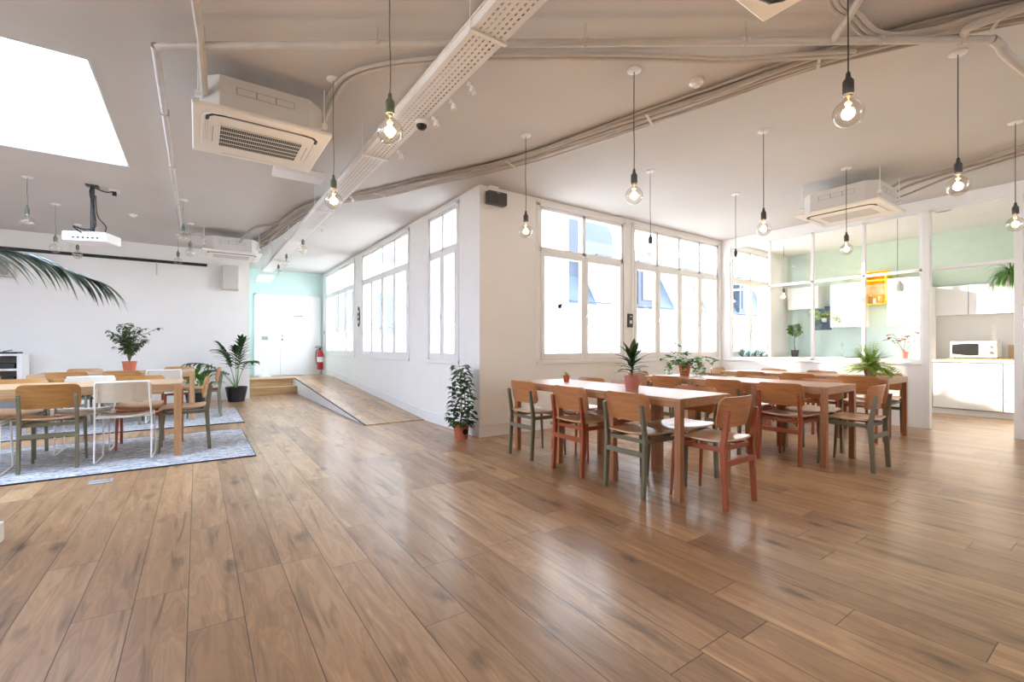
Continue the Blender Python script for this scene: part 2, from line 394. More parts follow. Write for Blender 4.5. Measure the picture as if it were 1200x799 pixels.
# windows
wn = [0]
def window(axis, fixed, sgn, a0, a1, z0, z1, ncol, rows, ztr, handles=(), depth=.22):
    # sgn: +1 if the outside is towards +axis normal
    wn[0] += 1
    root = empty('window_%d' % wn[0]); root['kind'] = 'structure'
    def B(mb, u0, u1, d0, d1, za, zb):          # d measured outward from the room face
        p0, p1 = sorted((fixed+sgn*d0, fixed+sgn*d1))
        if axis == 'x': mb.box(u0, u1, p0, p1, za, zb)
        else: mb.box(p0, p1, u0, u1, za, zb)
    f = MB(); c = .055
    # casing around the opening, standing slightly proud of the wall
    B(f, a0-c, a0, -.018, .02, z0-.03, z1+.04); B(f, a1, a1+c, -.018, .02, z0-.03, z1+.04)
    B(f, a0-c, a1+c, -.018, .02, z1, z1+.06); B(f, a0-c, a1+c, -.028, .03, z0-.05, z0)
    B(f, a0, a0+.04, .0, .10, z0, z1); B(f, a1-.04, a1, .0, .10, z0, z1)
    B(f, a0, a1, .0, .10, z1-.045, z1); B(f, a0, a1, .0, .10, z0, z0+.04); B(f, a0, a1, .0, .10, ztr-.045, ztr+.045)
    W_ = (a1-a0)/ncol
    for k in range(1, ncol): B(f, a0+k*W_-.028, a0+k*W_+.028, .0, .10, ztr, z1)
    f.build('window_frame', 'white_paint', root, bevel=.004)
    for k in range(ncol):
        u0, u1 = a0+k*W_+(.04 if k == 0 else .028), a0+(k+1)*W_-(.04 if k == ncol-1 else .028)
        g = MB(); B(g, u0, u1, .05, .054, ztr+.045, z1-.045); g.build('upper_pane', 'glass', root)
        u0, u1 = a0+k*W_+(.02 if k == 0 else .004), a0+(k+1)*W_-(.02 if k == ncol-1 else .004)
        s = MB(); w = .062; za, zb = z0+.015, ztr-.02
        B(s, u0, u0+w, -.012, .05, za, zb); B(s, u1-w, u1, -.012, .05, za, zb)
        B(s, u0+w, u1-w, -.012, .05, za, za+w+.02); B(s, u0+w, u1-w, -.012, .05, zb-w, zb)
        for r_ in range(1, rows):
            zz = za+w+(zb-za-2*w)*r_/rows; B(s, u0+w, u1-w, .012, .036, zz-.009, zz+.009)
        so_ = s.build('sash', 'white_paint', root, bevel=.003)
        g = MB(); B(g, u0+w, u1-w, .020, .024, za+w, zb-w); g.build('glass_pane', 'glass', so_)
        if k in handles:
            h = MB(); zc = z0+.62; uh = u0+w*.5
            B(h, uh-.012, uh+.012, -.020, -.012, zc-.035, zc+.035); B(h, uh-.006, uh+.006, -.05, -.020, zc-.006, zc+.006)
            B(h, uh-.008, uh+.008, -.056, -.046, zc-.11, zc+.01); h.build('handle', 'chrome', so_, bevel=.003)
    return root
for a, c, n in hall_w: window('y', HX, 1, a, c, ZS, ZT, n, 3, 2.47, handles=(1,) if n == 2 else (1, 3))
for a, c, n in a_w: window('x', AY, 1, a, c, ZS, ZT, n, 1, 2.43, handles=(1,) if n == 2 else (1, 3))
for a, c in added_back_w: window('x', BY, -1, a, c, .9, 2.9, 3, 1, 2.3)
for a, c in ((1.5, 4.5),): window('y', LX, -1, a, c, .9, 2.9, 3, 1, 2.3)  # unseen left window, put in as extra daylight for the room
window('x', KY, -1, 8.9, 9.8, .93, 3.0, 2, 1, 2.4); portal('added_daylight_kitchen', (9.35, KY-.22, 1.96), .9, 2.07, (0, 1, 0))  # unseen end window, added to brighten the kitchen
for i, (a, c, n) in enumerate(hall_w): portal('daylight_hall', (HX+.24, (a+c)/2, (ZS+ZT)/2), c-a, ZT-ZS, (-1, 0, 0))
for i, (a, c, n) in enumerate(a_w): portal('daylight_window', ((a+c)/2, AY+.24, (ZS+ZT)/2), c-a, ZT-ZS, (0, -1, 0))
for a, c in added_back_w: portal('added_daylight_back', ((a+c)/2, BY-.22, 1.9), c-a, 2.0, (0, 1, 0))
for a, c in ((1.5, 4.5),): portal('added_daylight_left', (LX-.22, (a+c)/2, 1.9), 2.0, c-a, (1, 0, 0))

# stairs, platform and ramp
RX, PH = 1.96, .36
b = MB(); b.box(.93, HX-.016, 12.1, FY, 0, PH-.03); b.build('trim_1', 'white_paint', kind='structure')
b = MB(); b.box(.93, HX-.016, 12.1, FY, PH-.03, PH); b.prism([(6.47, 0), (12.1, PH-.03), (12.1, PH), (6.47, .012)], RX, HX-.016, 'x'); struct('ramp', b, 'floor_oak')
b = MB(); b.prism([(6.55, 0), (12.1, 0), (12.1, PH-.032)], RX+.004, RX+.03, 'x'); struct('trim_2', b, 'white_paint')
b = MB(); b.prism([(6.47, .004), (12.12, PH-.02), (12.12, PH+.006), (6.47, .016)], RX-.008, RX+.004, 'x'); struct('trim_3', b, 'dark_grey')
st = thing('wooden_steps', 'two pale oak steps up to the platform before the white doors', 'steps', (.93, 11.8, 0))
MB().box(0, RX-.93, 0, .32, 0, .18).build('lower_step', 'step_oak', st, bevel=.006)
MB().box(0, RX-.98, .28, .34, .18, .345).build('upper_step', 'step_oak', st, bevel=.004)
MB().box(0, RX-.96, .25, .6, .335, .368).build('step_nosing', 'step_oak', st, bevel=.006)

# far double door
d = empty('door_1', (0, FY, PH)); d['kind'] = 'structure'
b = MB(); b.box(1.20, 1.245, -.05, 0, 0, 2.12); b.box(2.755, 2.80, -.05, 0, 0, 2.12); b.box(1.20, 2.80, -.05, 0, 2.08, 2.12); b.build('door_frame', 'white_paint', d, bevel=.004)
MB().box(1.245, 1.80, -.035, 0, .005, 2.08).build('door_leaf', 'white_paint', d, bevel=.004)
dl = MB().box(1.804, 2.755, -.035, 0, .005, 2.08).build('door_leaf', 'white_paint', d, bevel=.004)
b = MB(); b.box(1.83, 1.87, -.045, -.035, 1.03, 1.07); b.box(1.84, 1.98, -.075, -.06, 1.045, 1.062); b.box(1.845, 1.86, -.07, -.04, 1.045, 1.06); b.lathe([(0, 0), (.018, 0), (.018, .01), (0, .01)], (0, 0, 0))
b2 = MB(); b2.box(1.83, 1.865, -.045, -.035, 1.02, 1.08); b2.box(1.84, 1.99, -.078, -.062, 1.045, 1.062); b2.box(1.842, 1.858, -.07, -.04, 1.045, 1.06); b2.build('handle', 'chrome', dl)
MB().box(1.832, 1.863, -.046, -.035, .92, .965).build('lock', 'black', dl)
s_ = MB(); xs = 2.14
for w_, g_ in ((.022, .01), (.012, .008), (.022, .008), (.016, .014), (.02, .007), (.014, .007), (.022, .007), (.016, .006)):
    s_.box(xs, xs+w_, -.037, -.035, 1.56, 1.592); xs += w_+g_
s_.build('door_sign', 'dark_grey', dl)

# ------------------------------------------------------------------ glazed partition to the kitchen
pr = empty('wall_partition', (PX, 0, 0)); pr['kind'] = 'structure'
T = .06
dw = MB(); dw.box(0, .1, 1.93, AY, 0, .86); dw.build('dwarf_wall', 'wall_white', pr)
MB().box(-.02, .13, 1.93, AY, .86, .895).build('sill', 'white_paint', pr, bevel=.005)
MB().box(0, .1, KY, 1.0, 0, .86).build('dwarf_wall', 'wall_white', pr)
MB().box(-.02, .13, KY, 1.0, .86, .895).build('sill', 'white_paint', pr, bevel=.005)
MB().box(0, .1, KY-.2, AY, 2.97, H).build('header', 'wall_white', pr)
MB().box(.0, .1, 4.66, AY, .895, 2.97).build('pilaster', 'wall_white', pr)
MB().box(-.012, .11, 1.85, 1.93, 0, 2.97).build('post', 'white_paint', pr, bevel=.004)
MB().box(-.012, .11, 1.0, 1.075, 0, 2.97).build('post', 'white_paint', pr, bevel=.004)
muls = [1.93, 2.60, 3.29, 3.96, 4.66]
b = MB()
for y in (2.60, 3.29, 3.96): b.box(.02, .07, y-.02, y+.02, .895, 2.97)
b.build('mullion', 'white_paint', pr, bevel=.003)
b = MB(); b.box(.02, .07, 1.93, 4.66, 2.15, 2.19); b.box(.02, .07, 1.93, 4.66, 2.94, 2.97); b.box(.02, .07, 1.93, 4.66, .895, .93)
b.box(.02, .07, 1.93, 1.96, .93, 2.94); b.box(.02, .07, 4.63, 4.66, .93, 2.94)
b.box(.02, .07, 1.075, 1.85, 2.15, 2.19); b.box(.02, .07, 1.075, 1.85, 2.94, 2.97); b.box(.02, .07, KY, 1.0, 2.15, 2.19); b.box(.02, .07, KY, 1.0, .895, .93)
b.build('rail', 'white_paint', pr, bevel=.003)
for y0, y1 in list(zip(muls, muls[1:])):
    MB().box(.043, .049, y0, y1, .93, 2.15).build('glass_pane', 'glass', pr); MB().box(.043, .049, y0, y1, 2.19, 2.94).build('glass_pane', 'glass', pr)
MB().box(.043, .049, 1.075, 1.85, 2.19, 2.94).build('glass_pane', 'glass', pr)
MB().box(.043, .049, KY, 1.0, .93, 2.94).build('glass_pane', 'glass', pr)

# ------------------------------------------------------------------ outside
struct('ground', MB().box(-40, 90, -60, 90, -8.2, -8), 'ground_stone')
def facade(name, label, x0, x1, y0, y1, z1, wins, face='y'):
    t = thing(name, label, 'building', (0, 0, 0))
    MB().box(x0, x1, y0, y1, -8, z1).build('wall', 'render_white', t)
    for (u, z, w, h) in wins:
        if face == 'y': q = MB().box(u, u+w, y0-.05, y0, z, z+h).box(u-.15, u+w+.15, y0-.14, y0-.01, z-.12, z)
        else: q = MB().box(x0-.05, x0, u, u+w, z, z+h)
        q.build('window', 'shutter_tone', t)
    return t
facade('courtyard_building', 'cream rendered building seen across the courtyard through the hall windows', 3.9, 13.0, 20, 30, 14,
       [(x, z, .9, 1.7) for x in (4.6, 6.6, 8.6, 10.6) for z in (-1.5, 1.8, 5.0)])
b = thing('mansard_building', 'white building with blue grey zinc roof and dormers outside the big window', 'building', (0, 0, 0))
MB().box(13.0, 52, 15, 26, -8, 2.9).build('wall', 'render_white', b)
MB().box(13.0, 13.3, 14.9, 26, 2.9, 12).build('gable_wall', 'render_white', b)
MB().prism([(15.2, 2.95), (17.2, 6.6), (26, 8.2), (26, 2.95)], 13.3, 52, 'x').build('roof', 'zinc_pale', b)
MB().box(13.0, 52, 14.75, 15.25, 2.78, 2.98).build('cornice', 'white_paint', b)
MB().tube([(13.3, 14.85, 3.12), (52, 14.85, 3.12)], .05).build('gutter', 'zinc', b)
for i, x in enumerate((15.4, 18.3, 21.4, 24.5, 27.8, 31.5, 36, 41)):
    dm = MB(); dm.box(x, x+1.5, 15.25, 17.6, 3.1, 5.2); dm = dm.build('dormer', 'render_white' if i % 3 != 1 else 'zinc', b)
    MB().box(x-.14, x+1.64, 15.1, 17.8, 5.2, 5.42).build('dormer_roof', 'zinc', dm)
    MB().box(x+.3, x+1.2, 15.2, 15.26, 3.5, 4.9).build('dormer_window', 'shutter_tone', dm)
MB().prism([(13.4, 3.0), (15.0, 3.0), (15.0, 7.2), (14.1, 7.6), (13.4, 5.4)], 16.0, 21, 'y').build('zinc_turret', 'zinc', b)
for x in (17.5, 26, 34): MB().box(x, x+1.4, 20, 21, 6, 9.2).build('chimney', 'render_white', b)
for x in [14+1.9*i for i in range(16)]:
    for z in (-4.0, -.8): MB().box(x, x+.8, 14.93, 15.0, z, z+1.7).build('window', 'shutter_tone', b)
b = thing('rear_roof_building', 'taller pale roofed building standing behind the mansard roof', 'building')
MB().box(19, 34, 30, 38, -8, 9).build('wall', 'render_white', b); MB().prism([(19, 9), (34, 9), (31, 13.5), (22, 13.5)], 30, 38, 'y').build('roof', 'zinc_pale', b)
for x in (21, 24, 27, 30): MB().box(x, x+1.1, 29.93, 30, 5.8, 7.8).build('window', 'shutter_tone', b)

# ------------------------------------------------------------------ tables
def square_table(label, x0, x1, y0, y1, mt, ml, group, th=.05, lg=.05, z=.745):
    t = thing('table', label, 'table', ((x0+x1)/2, (y0+y1)/2, 0), 0, group)
    w, h = (x1-x0)/2, (y1-y0)/2
    MB().box(-w, w, -h, h, z-.018, z).build('tabletop', mt, t, bevel=.003)
    b = MB(); a = .022; zt = z-.018
    b.box(-w+lg, w-lg, -h, -h+a, zt-th, zt); b.box(-w+lg, w-lg, h-a, h, zt-th, zt); b.box(-w, -w+a, -h+lg, h-lg, zt-th, zt); b.box(w-a, w, -h+lg, h-lg, zt-th, zt)
    b.build('apron', mt, t, bevel=.002)
    for sx in (-1, 1):
        for sy in (-1, 1):
            x, y = sx*(w-lg/2), sy*(h-lg/2)
            MB().box(x-lg/2, x+lg/2, y-lg/2, y+lg/2, 0, zt).build('leg', ml, t, bevel=.003)
    return t
pos_name = ['nearest the camera', 'in the middle', 'farthest, by the window wall']
rows = [('left row of dining tables', 2.84, 3.50, 1.99, .688), ('middle row of dining tables', 4.74, 5.44, 1.79, .69), ('right row of dining tables by the glass partition', 6.62, 7.34, 1.87, .69)]
det = [['square oak table nearest the camera, under the near end of the left row', 'square oak table carrying the tall pink-potted dracaena', 'square oak table carrying the tiny potted succulent'],
       ['square oak table at the near end of the middle row, green chair at its end', 'square oak table in the middle of the middle row', 'square oak table carrying the trailing pothos in a clay pot'],
       ['square oak table carrying the bushy bright green fern', 'square oak table in the middle of the row by the glass partition', 'square oak table at the window end of the row by the glass partition']]
for i, (nm, x0, x1, y0, st_) in enumerate(rows):
    for k in range(3): square_table(det[i][k], x0, x1, y0+k*st_+.001, y0+(k+1)*st_-.001, 'table_oak', 'leg_oak', nm)
square_table('long pale oak table on the near rug, white mesh chair before it', -1.95, -.13, 5.77, 6.60, 'table_oak_x', 'leg_oak_pale', 'long tables on the rugs', lg=.065, th=.06)
square_table('long pale oak table on the far rug with a ficus on it', -1.82, -.03, 8.42, 9.26, 'table_oak_x', 'leg_oak_pale', 'long tables on the rugs', lg=.065, th=.06)

# ------------------------------------------------------------------ chairs
def rr(t, Hh, W_, Rr):     # half width of a rounded rectangle at height t in [-Hh,Hh]
    a = abs(t)-(Hh-Rr)
    return W_ if a <= 0 else W_-Rr+math.sqrt(max(0, Rr*Rr-a*a))
def cosd(v): return .5-.5*math.cos(math.pi*v)
def ply_chair(frame, ply, seatm='seat_ply'):
    t = empty('dining_chair')
    for s in (-1, 1):
        # rear leg: flat tapered bar rising behind the backrest
        b = MB(); w = .013
        pts = [(0, -.222, .0, .017), (0, -.198, .42, .02), (0, -.238, .685, .014)]
        vs = []; fs = []
        for (q, y, z, hd) in pts:
            xx = s*(.188-.006*z)
            vs += [(xx-w, y-hd, z), (xx+w, y-hd, z), (xx+w, y+hd, z), (xx-w, y+hd, z)]
        for i in range(2):
            for k in range(4): fs.append((i*4+k, i*4+(k+1) % 4, i*4+4+(k+1) % 4, i*4+4+k))
        fs += [(3, 2, 1, 0), (8, 9, 10, 11)]
        b.add(vs, fs); b.build('rear_leg', frame, t, bevel=.003)
        b = MB(); b.tube([(s*.188, .215, 0), (s*.178, .19, .41)], [.011, .016], 10); b.build('front_leg', frame, t, smooth=True)
        b = MB(); vs = []; 
        b.box(-.009, .009, -.195, .19, .392, .425, Matrix.Translation((s*.181, 0, 0))); b.build('side_rail', frame, t, bevel=.002)
    MB().box(-.18, .18, -.222, -.202, .295, .335).build('crossbar', frame, t, bevel=.002)
    MB().box(-.175, .175, -.19, -.172, .395, .425).build('seat_rail', frame, t, bevel=.002); MB().box(-.175, .175, .165, .185, .395, .425).build('seat_rail', frame, t, bevel=.002)
    def seat(u, v):
        y = -.215+.445*cosd(u); ww = rr(y-.0075, .2225, .205-.018*(.2-y), .06); x = (2*v-1)*ww
        z = .452+.012*(x/.2)**2-.022*math.exp(-((y+.02)/.12)**2)*(1-(x/.21)**2)-.03*max(0, (y-.12)/.11)**2+.016*max(0, (-y-.1)/.12)**2
        return (x, y, z)
    MB().sheet(seat, 16, 14, .011).build('seat', seatm, t, smooth=True)
    def back(u, v):
        z = -.108+.216*cosd(u); ww = rr(z, .108, .208, .045); x = (2*v-1)*ww
        return (x, -.196-.20*z-.035*(1-(x/.21)**2)+.012+.012, .662+z)
    MB().sheet(back, 12, 14, .011).build('backrest', ply, t, smooth=True)
    sc = MB()
    for s in (-1, 1):
        for zz in (.62, .665): sc.lathe([(0, 0), (.006, 0), (.006, .004), (0, .004)], (s*.183, -.246, zz), 8)
    sc.build('screw', 'chrome', t)
    reg(t); return t
def sled_chair():
    t = empty('sled_chair')
    for s in (-1, 1):
        b = MB(); x = s*.21
        pts = [(x*.93, -.29, .765), (x*.95, -.26, .60), (x, -.20, .42), (x, -.225, .2), (x*1.0, -.245, .02), (x, -.225, .008), (x, .18, .008), (x, .2, .02), (x*.98, .185, .22), (x*.96, .17, .415), (x*.96, .15, .43), (x*.96, -.18, .43)]
        b.tube(pts, .0075, 8); b.build('sled_frame', 'white_metal', t, smooth=True)
    b = MB(); b.tube([(-.2, -.19, .43), (.2, -.19, .43)], .006); b.tube([(-.2, .15, .425), (.2, .15, .425)], .006); b.build('cross_rod', 'white_metal', t, smooth=True)
    def seat(u, v):
        y = -.20+.42*cosd(u); ww = rr(y-.01, .21, .205, .05); x = (2*v-1)*ww
        return (x, y, .446-.02*(1-(x/.205)**2)-.012*max(0, (y-.1)/.1)**2)
    MB().sheet(seat, 12, 12, .012).build('seat', 'cream_cover', t, smooth=True)
    def back(u, v):
        z = -.095+.19*cosd(u); ww = rr(z, .095, .212, .03); x = (2*v-1)*ww
        return (x, -.262-.18*z-.045*(1-(x/.212)**2)+.02, .675+z)
    MB().sheet(back, 10, 14, .012).build('backrest', 'cream_cover', t, smooth=True)
    b = MB(); b.tube([(-.197+.394*k/10, -.262-.018-.045*(1-((-.197+.394*k/10)/.212)**2)+.018, .772) for k in range(11)], .008); b.build('top_rail', 'white_metal', t, smooth=True)
    reg(t); return t
PRO = {}
PRO['o'] = ply_chair('terracotta_metal', 'ply'); PRO['g'] = ply_chair('green_metal', 'ply'); PRO['G'] = ply_chair('green_metal', 'ply_pale'); PRO['O'] = ply_chair('terracotta_metal', 'ply_pale')
PRO['w'] = sled_chair()
used = set()
def chair(k, x, y, face, label, group, z=0, jig=0):
    o = PRO[k] if k not in used else copy_tree(PRO[k]); used.add(k)
    o.location = (x, y, z); o.rotation_euler = (0, 0, {'+y': 0, '+x': -math.pi/2, '-y': math.pi, '-x': math.pi/2}[face]+R(jig))
    return tag(o, label, 'chair', group)
g1, g2, g3, g4, g5 = 'chairs around the left row of tables', 'chairs around the middle row of tables', 'chairs around the row by the partition', 'chairs around the near rug table', 'chairs around the far rug table'
chair('g', 2.92, 2.39, '+x', 'green framed plywood chair in front of the dracaena, back to camera', g1, jig=0)
chair('o', 2.92, 3.04, '+x', 'terracotta framed plywood chair between two green ones at the left table edge', g1, jig=0)
chair('g', 2.92, 3.75, '+x', 'green framed plywood chair farthest left, by the white corner wall', g1, jig=0)
chair('o', 3.145, 1.94, '+y', 'terracotta framed chair alone at the end of the left table row, closest to camera', g1, jig=0)
chair('g', 3.42, 2.385, '-x', 'green legged chair facing left across the nearest table, pale seat showing', g1, jig=0)
chair('o', 3.42, 3.16, '-x', 'terracotta legged chair whose back shows right behind the pink dracaena pot', g1, jig=2)
chair('o', 3.42, 3.67, '-x', 'terracotta legged chair whose back shows right of the tiny succulent', g1, jig=0)
chair('o', 4.84, 2.15, '+x', 'terracotta framed chair with its back to camera at the near end of the middle row', g2, jig=0)
chair('g', 4.84, 2.73, '+x', 'green framed chair, second from the near end, left side of middle row', g2, jig=0)
chair('g', 4.84, 3.46, '+x', 'green framed chair seen just right of the dracaena, below the pothos', g2, jig=0)
chair('g', 5.10, 1.71, '+y', 'dark green framed chair alone at the near end of the middle table row', g2, jig=0)
chair('g', 5.36, 2.15, '-x', 'green legged chair facing left across the near middle-row table', g2, jig=0)
chair('o', 5.36, 2.78, '-x', 'terracotta legged chair facing left at the middle table of the middle row', g2, jig=0)
chair('G', 5.36, 3.42, '-x', 'pale backed chair facing left beside the pothos table, right of the trailing leaves', g2, jig=0)
chair('G', 5.10, 4.06, '-y', 'pale plywood chair at the window end of the middle row, right of the dracaena pot', g2, jig=0)
chair('o', 6.68, 2.12, '+x', 'terracotta framed chair with its back just below the bright green fern', g3, jig=0)
chair('o', 6.68, 2.78, '+x', 'terracotta framed chair, second from the fern, left side of partition row', g3, jig=0)
chair('g', 6.68, 3.40, '+x', 'green framed chair, third from the fern, left side of partition row', g3, jig=0)
chair('g', 7.28, 2.16, '-x', 'green legged chair behind the fern table, close to the partition post', g3, jig=0)
chair('o', 7.28, 2.88, '-x', 'plywood chair facing left in front of the white dwarf wall, left of the fern', g3, jig=0)
chair('g', 7.28, 3.55, '-x', 'plywood chair facing left in front of the dwarf wall, near the window corner', g3, jig=0)
chair('O', 7.18, 4.12, '-y', 'small looking plywood chair in the far corner where windows meet partition', g3, jig=0)
Z1 = .012
chair('G', -1.09, 5.90, '+y', 'green framed chair with honey plywood back at the near rug table, back to camera', g4, Z1, 0)
chair('w', -.575, 5.93, '+y', 'white wire sled chair with cream back at the near rug table, fully in view', g4, Z1, -1)
chair('w', -1.60, 5.87, '+y', 'white wire sled chair cut off by the left edge of the photo', g4, Z1, 2)
chair('G', -.11, 6.14, '-x', 'green framed plywood chair at the right end of the near rug table', g4, Z1, 0)
chair('O', -.52, 6.58, '-y', 'terracotta legged chair on the far side of the near rug table', g4, Z1, 0)
chair('w', -.97, 6.56, '-y', 'white sled chair on the far side of the near rug table', g4, Z1, 0)
chair('G', -1.50, 6.56, '-y', 'plywood chair on the far side of the near rug table, leftmost', g4, Z1, 0)
chair('G', -1.42, 8.52, '+y', 'green framed chair leftmost at the far rug table, back to camera', g5, Z1, 0)
chair('G', -.86, 8.52, '+y', 'green framed plywood chair at the far rug table, just below the ficus pot', g5, Z1, 0)
chair('w', -.39, 8.52, '+y', 'white sled chair at the far rug table, right of the ficus pot', g5, Z1, 0)
chair('G', .09, 8.76, '-x', 'green framed chair at the right end of the far rug table', g5, Z1, 0)
chair('G', -1.40, 9.20, '-y', 'plywood chair behind the far rug table, left of the ficus', g5, Z1, 0)
chair('O', -.24, 9.23, '-y', 'plywood chair behind the far rug table, right of the ficus, near the wall', g5, Z1, 0)
chair('G', -2.05, 8.95, '+x', 'plywood chair at the left end of the far rug table, by the white cabinet', g5, Z1, 0)

# ------------------------------------------------------------------ rugs
for (x0, x1, y0, y1, lb) in ((-2.7, .49, 5.33, 7.15, 'distressed grey blue rug with black edge under the near long table'), (-2.9, .57, 7.78, 9.72, 'distressed grey blue rug with black edge under the far long table')):
    t = thing('rug', lb, 'rug', ((x0+x1)/2, (y0+y1)/2, 0), 0, 'rugs on the oak floor'); w, h = (x1-x0)/2, (y1-y0)/2
    MB().box(-w, w, -h, h, 0, .011).build('pile', 'rug', t)
    b = MB(); b.box(-w-.008, w+.008, -h-.008, -h, 0, .012); b.box(-w-.008, w+.008, h, h+.008, 0, .012); b.box(w, w+.008, -h, h, 0, .012); b.box(-w-.008, -w, -h, h, 0, .012); b.build('binding', 'black', t)

# ------------------------------------------------------------------ pendants
def bulbprof(r=.0625):
    p = [(.014, .088), (.016, .07)]
    for k in range(1, 17):
        a = math.pi*(.10+.9*k/16); p.append((r*math.sin(a), r*math.cos(a)))
    p[-1] = (0, -r); return p
def pendant(cordm, sockm, lit):
    t = empty('pendant_lamp')     # origin at the bulb centre
    bb = MB().lathe(bulbprof(), n=28).build('glass_bulb', 'bulb_glass', t, smooth=True, solid=.0012)
    f = MB(); pts = []
    for k in range(25): a = k/24*math.pi*5; pts.append((.011*math.sin(a*1.0), .006*math.cos(a*2), .012+.022*math.cos(a)))
    f.tube(pts, .0022 if lit else .001, 5); f.build('filament', 'filament' if lit else 'filament_off', bb)
    MB().tube([(0, 0, .03), (0, 0, .08)], .004, 6).build('filament_stem', 'filament_off', bb)
    MB().lathe([(0, .078), (.0135, .078), (.0135, .092), (0, .092)]).build('screw_cap', 'chrome', t, smooth=True)
    MB().lathe([(0, .088), (.021, .088), (.023, .095), (.0225, .15), (.017, .158), (.011, .168), (.009, .19), (.004, .196), (0, .196)]).build('socket', sockm, t, smooth=True)
    c = MB(); c.tube([(0, 0, .19), (.0035, .001, .35), (-.003, 0, .55), (0, 0, 1.0)], .0032, 6); c = c.build('cord', cordm, t, smooth=True)
    cp = MB().lathe([(0, 0), (.038, 0), (.05, .006), (.05, .014), (0, .014)]).build('ceiling_rose', 'white_paint', t, smooth=True)
    reg(t); return t
PP = {}
def put_pendant(kind, x, y, zb, label, power=0):
    if kind not in PP:
        PP[kind] = pendant(*{'dark': ('cord_dark', 'dark_grey', True), 'green': ('cord_green', 'socket_green', True), 'off': ('cord_green', 'socket_green', False), 'darkoff': ('cord_dark', 'dark_grey', False)}[kind]); o = PP[kind]
    else: o = copy_tree(PP[kind])
    o.location = (x, y, zb); top = H-zb
    for c in o.children:
        if c.name.startswith('cord'): c.location = (0, 0, .19); c.scale = (1, 1, (top-.19-.01)/.81); c.location.z = .19-.19*c.scale[2]
        if c.name.startswith('ceiling_rose'): c.location = (0, 0, top-.014)
    tag(o, label, 'pendant lamp', 'bare globe bulb pendants')
    if power:
        l = bpy.data.lights.new('bulb_light', 'POINT'); l.energy = power; l.color = (1.0, .72, .42); l.shadow_soft_size = .03
        lo = bpy.data.objects.new('bulb_light', l); COL.objects.link(lo); lo.parent = o; lo.location = (0, 0, 0)
PW = 4
put_pendant('green', .804, 2.249, 2.21, 'large lit globe bulb on green socket right of the near ceiling air unit', PW)
put_pendant('green', .84, 3.56, 2.21, 'lit globe bulb on green socket in front of the cable tray, left of centre', PW)
put_pendant('dark', 2.56, 3.47, 2.21, 'lit globe bulb on dark cord before the cream wall left of the first window', PW)
put_pendant('dark', 2.60, 2.205, 2.21, 'lit globe bulb on dark cord over the dracaena table, before the first window', PW)
put_pendant('darkoff', 4.25, 3.37, 2.21, 'faint globe bulb on dark cord before the second window', 0)
put_pendant('dark', 2.505, .856, 2.21, 'largest lit globe bulb at the top right on a black cord', PW)
put_pendant('dark', 4.32, 2.143, 2.21, 'lit globe bulb on dark cord just left of the right air unit', PW)
put_pendant('dark', 4.26, .82, 2.21, 'lit globe bulb on black cord over the kitchen doorway', PW)
put_pendant('dark', 6.0, .783, 2.21, 'lit globe bulb on black cord at the right photo edge', PW)
put_pendant('darkoff', 5.8, 3.235, 2.21, 'small dark socket pendant in the corner before the glass partition', 0)
put_pendant('dark', 5.99, 2.064, 2.21, 'lit globe bulb on dark cord hanging in front of the right air unit', PW)
put_pendant('off', -1.645, 7.66, 2.59, 'unlit globe bulb pendant farthest left under the skylight', 0)
put_pendant('off', -1.635, 8.90, 2.50, 'unlit globe bulb pendant left of the projector, above the palm frond', 0)
put_pendant('off', -1.61, 10.18, 2.62, 'unlit globe bulb pendant mostly hidden behind the projector', 0)
put_pendant('off', -.153, 7.65, 2.60, 'unlit globe bulb pendant left of the far air unit, nearest of three', 0)
put_pendant('off', -.091, 9.07, 2.65, 'unlit globe bulb pendant below the far air unit, middle of three', 0)
put_pendant('off', -.28, 10.1, 2.65, 'unlit globe bulb pendant before the white wall, farthest of three', 0)
put_pendant('off', 1.397, 7.92, 2.67, 'unlit globe bulb beside the cable tray in the hall, nearest one', 0)
put_pendant('off', 1.36, 9.3, 2.66, 'unlit globe bulb beside the cable tray in the hall, middle one', 0)
put_pendant('off', 1.40, 10.6, 2.66, 'unlit globe bulb beside the cable tray in the hall, before the mint wall', 0)
put_pendant('dark', 9.55, 4.35, 2.1, 'faint globe bulb seen through the glass inside the kitchen', PW)
t = thing('pendant_lamp', 'small white ribbed glass pendant lamp seen inside the kitchen', 'pendant lamp', (9.0, 2.42, 1.98))
MB().lathe([(.03, 0), (.07, .0), (.078, .05), (.075, .11), (.05, .14), (.02, .17), (0, .17)]).build('lamp_shade', 'white_paint', t, smooth=True, solid=.004)
MB().tube([(0, 0, .165), (0, 0, H-1.98)], .003, 6).build('cord', 'cord_dark', t)

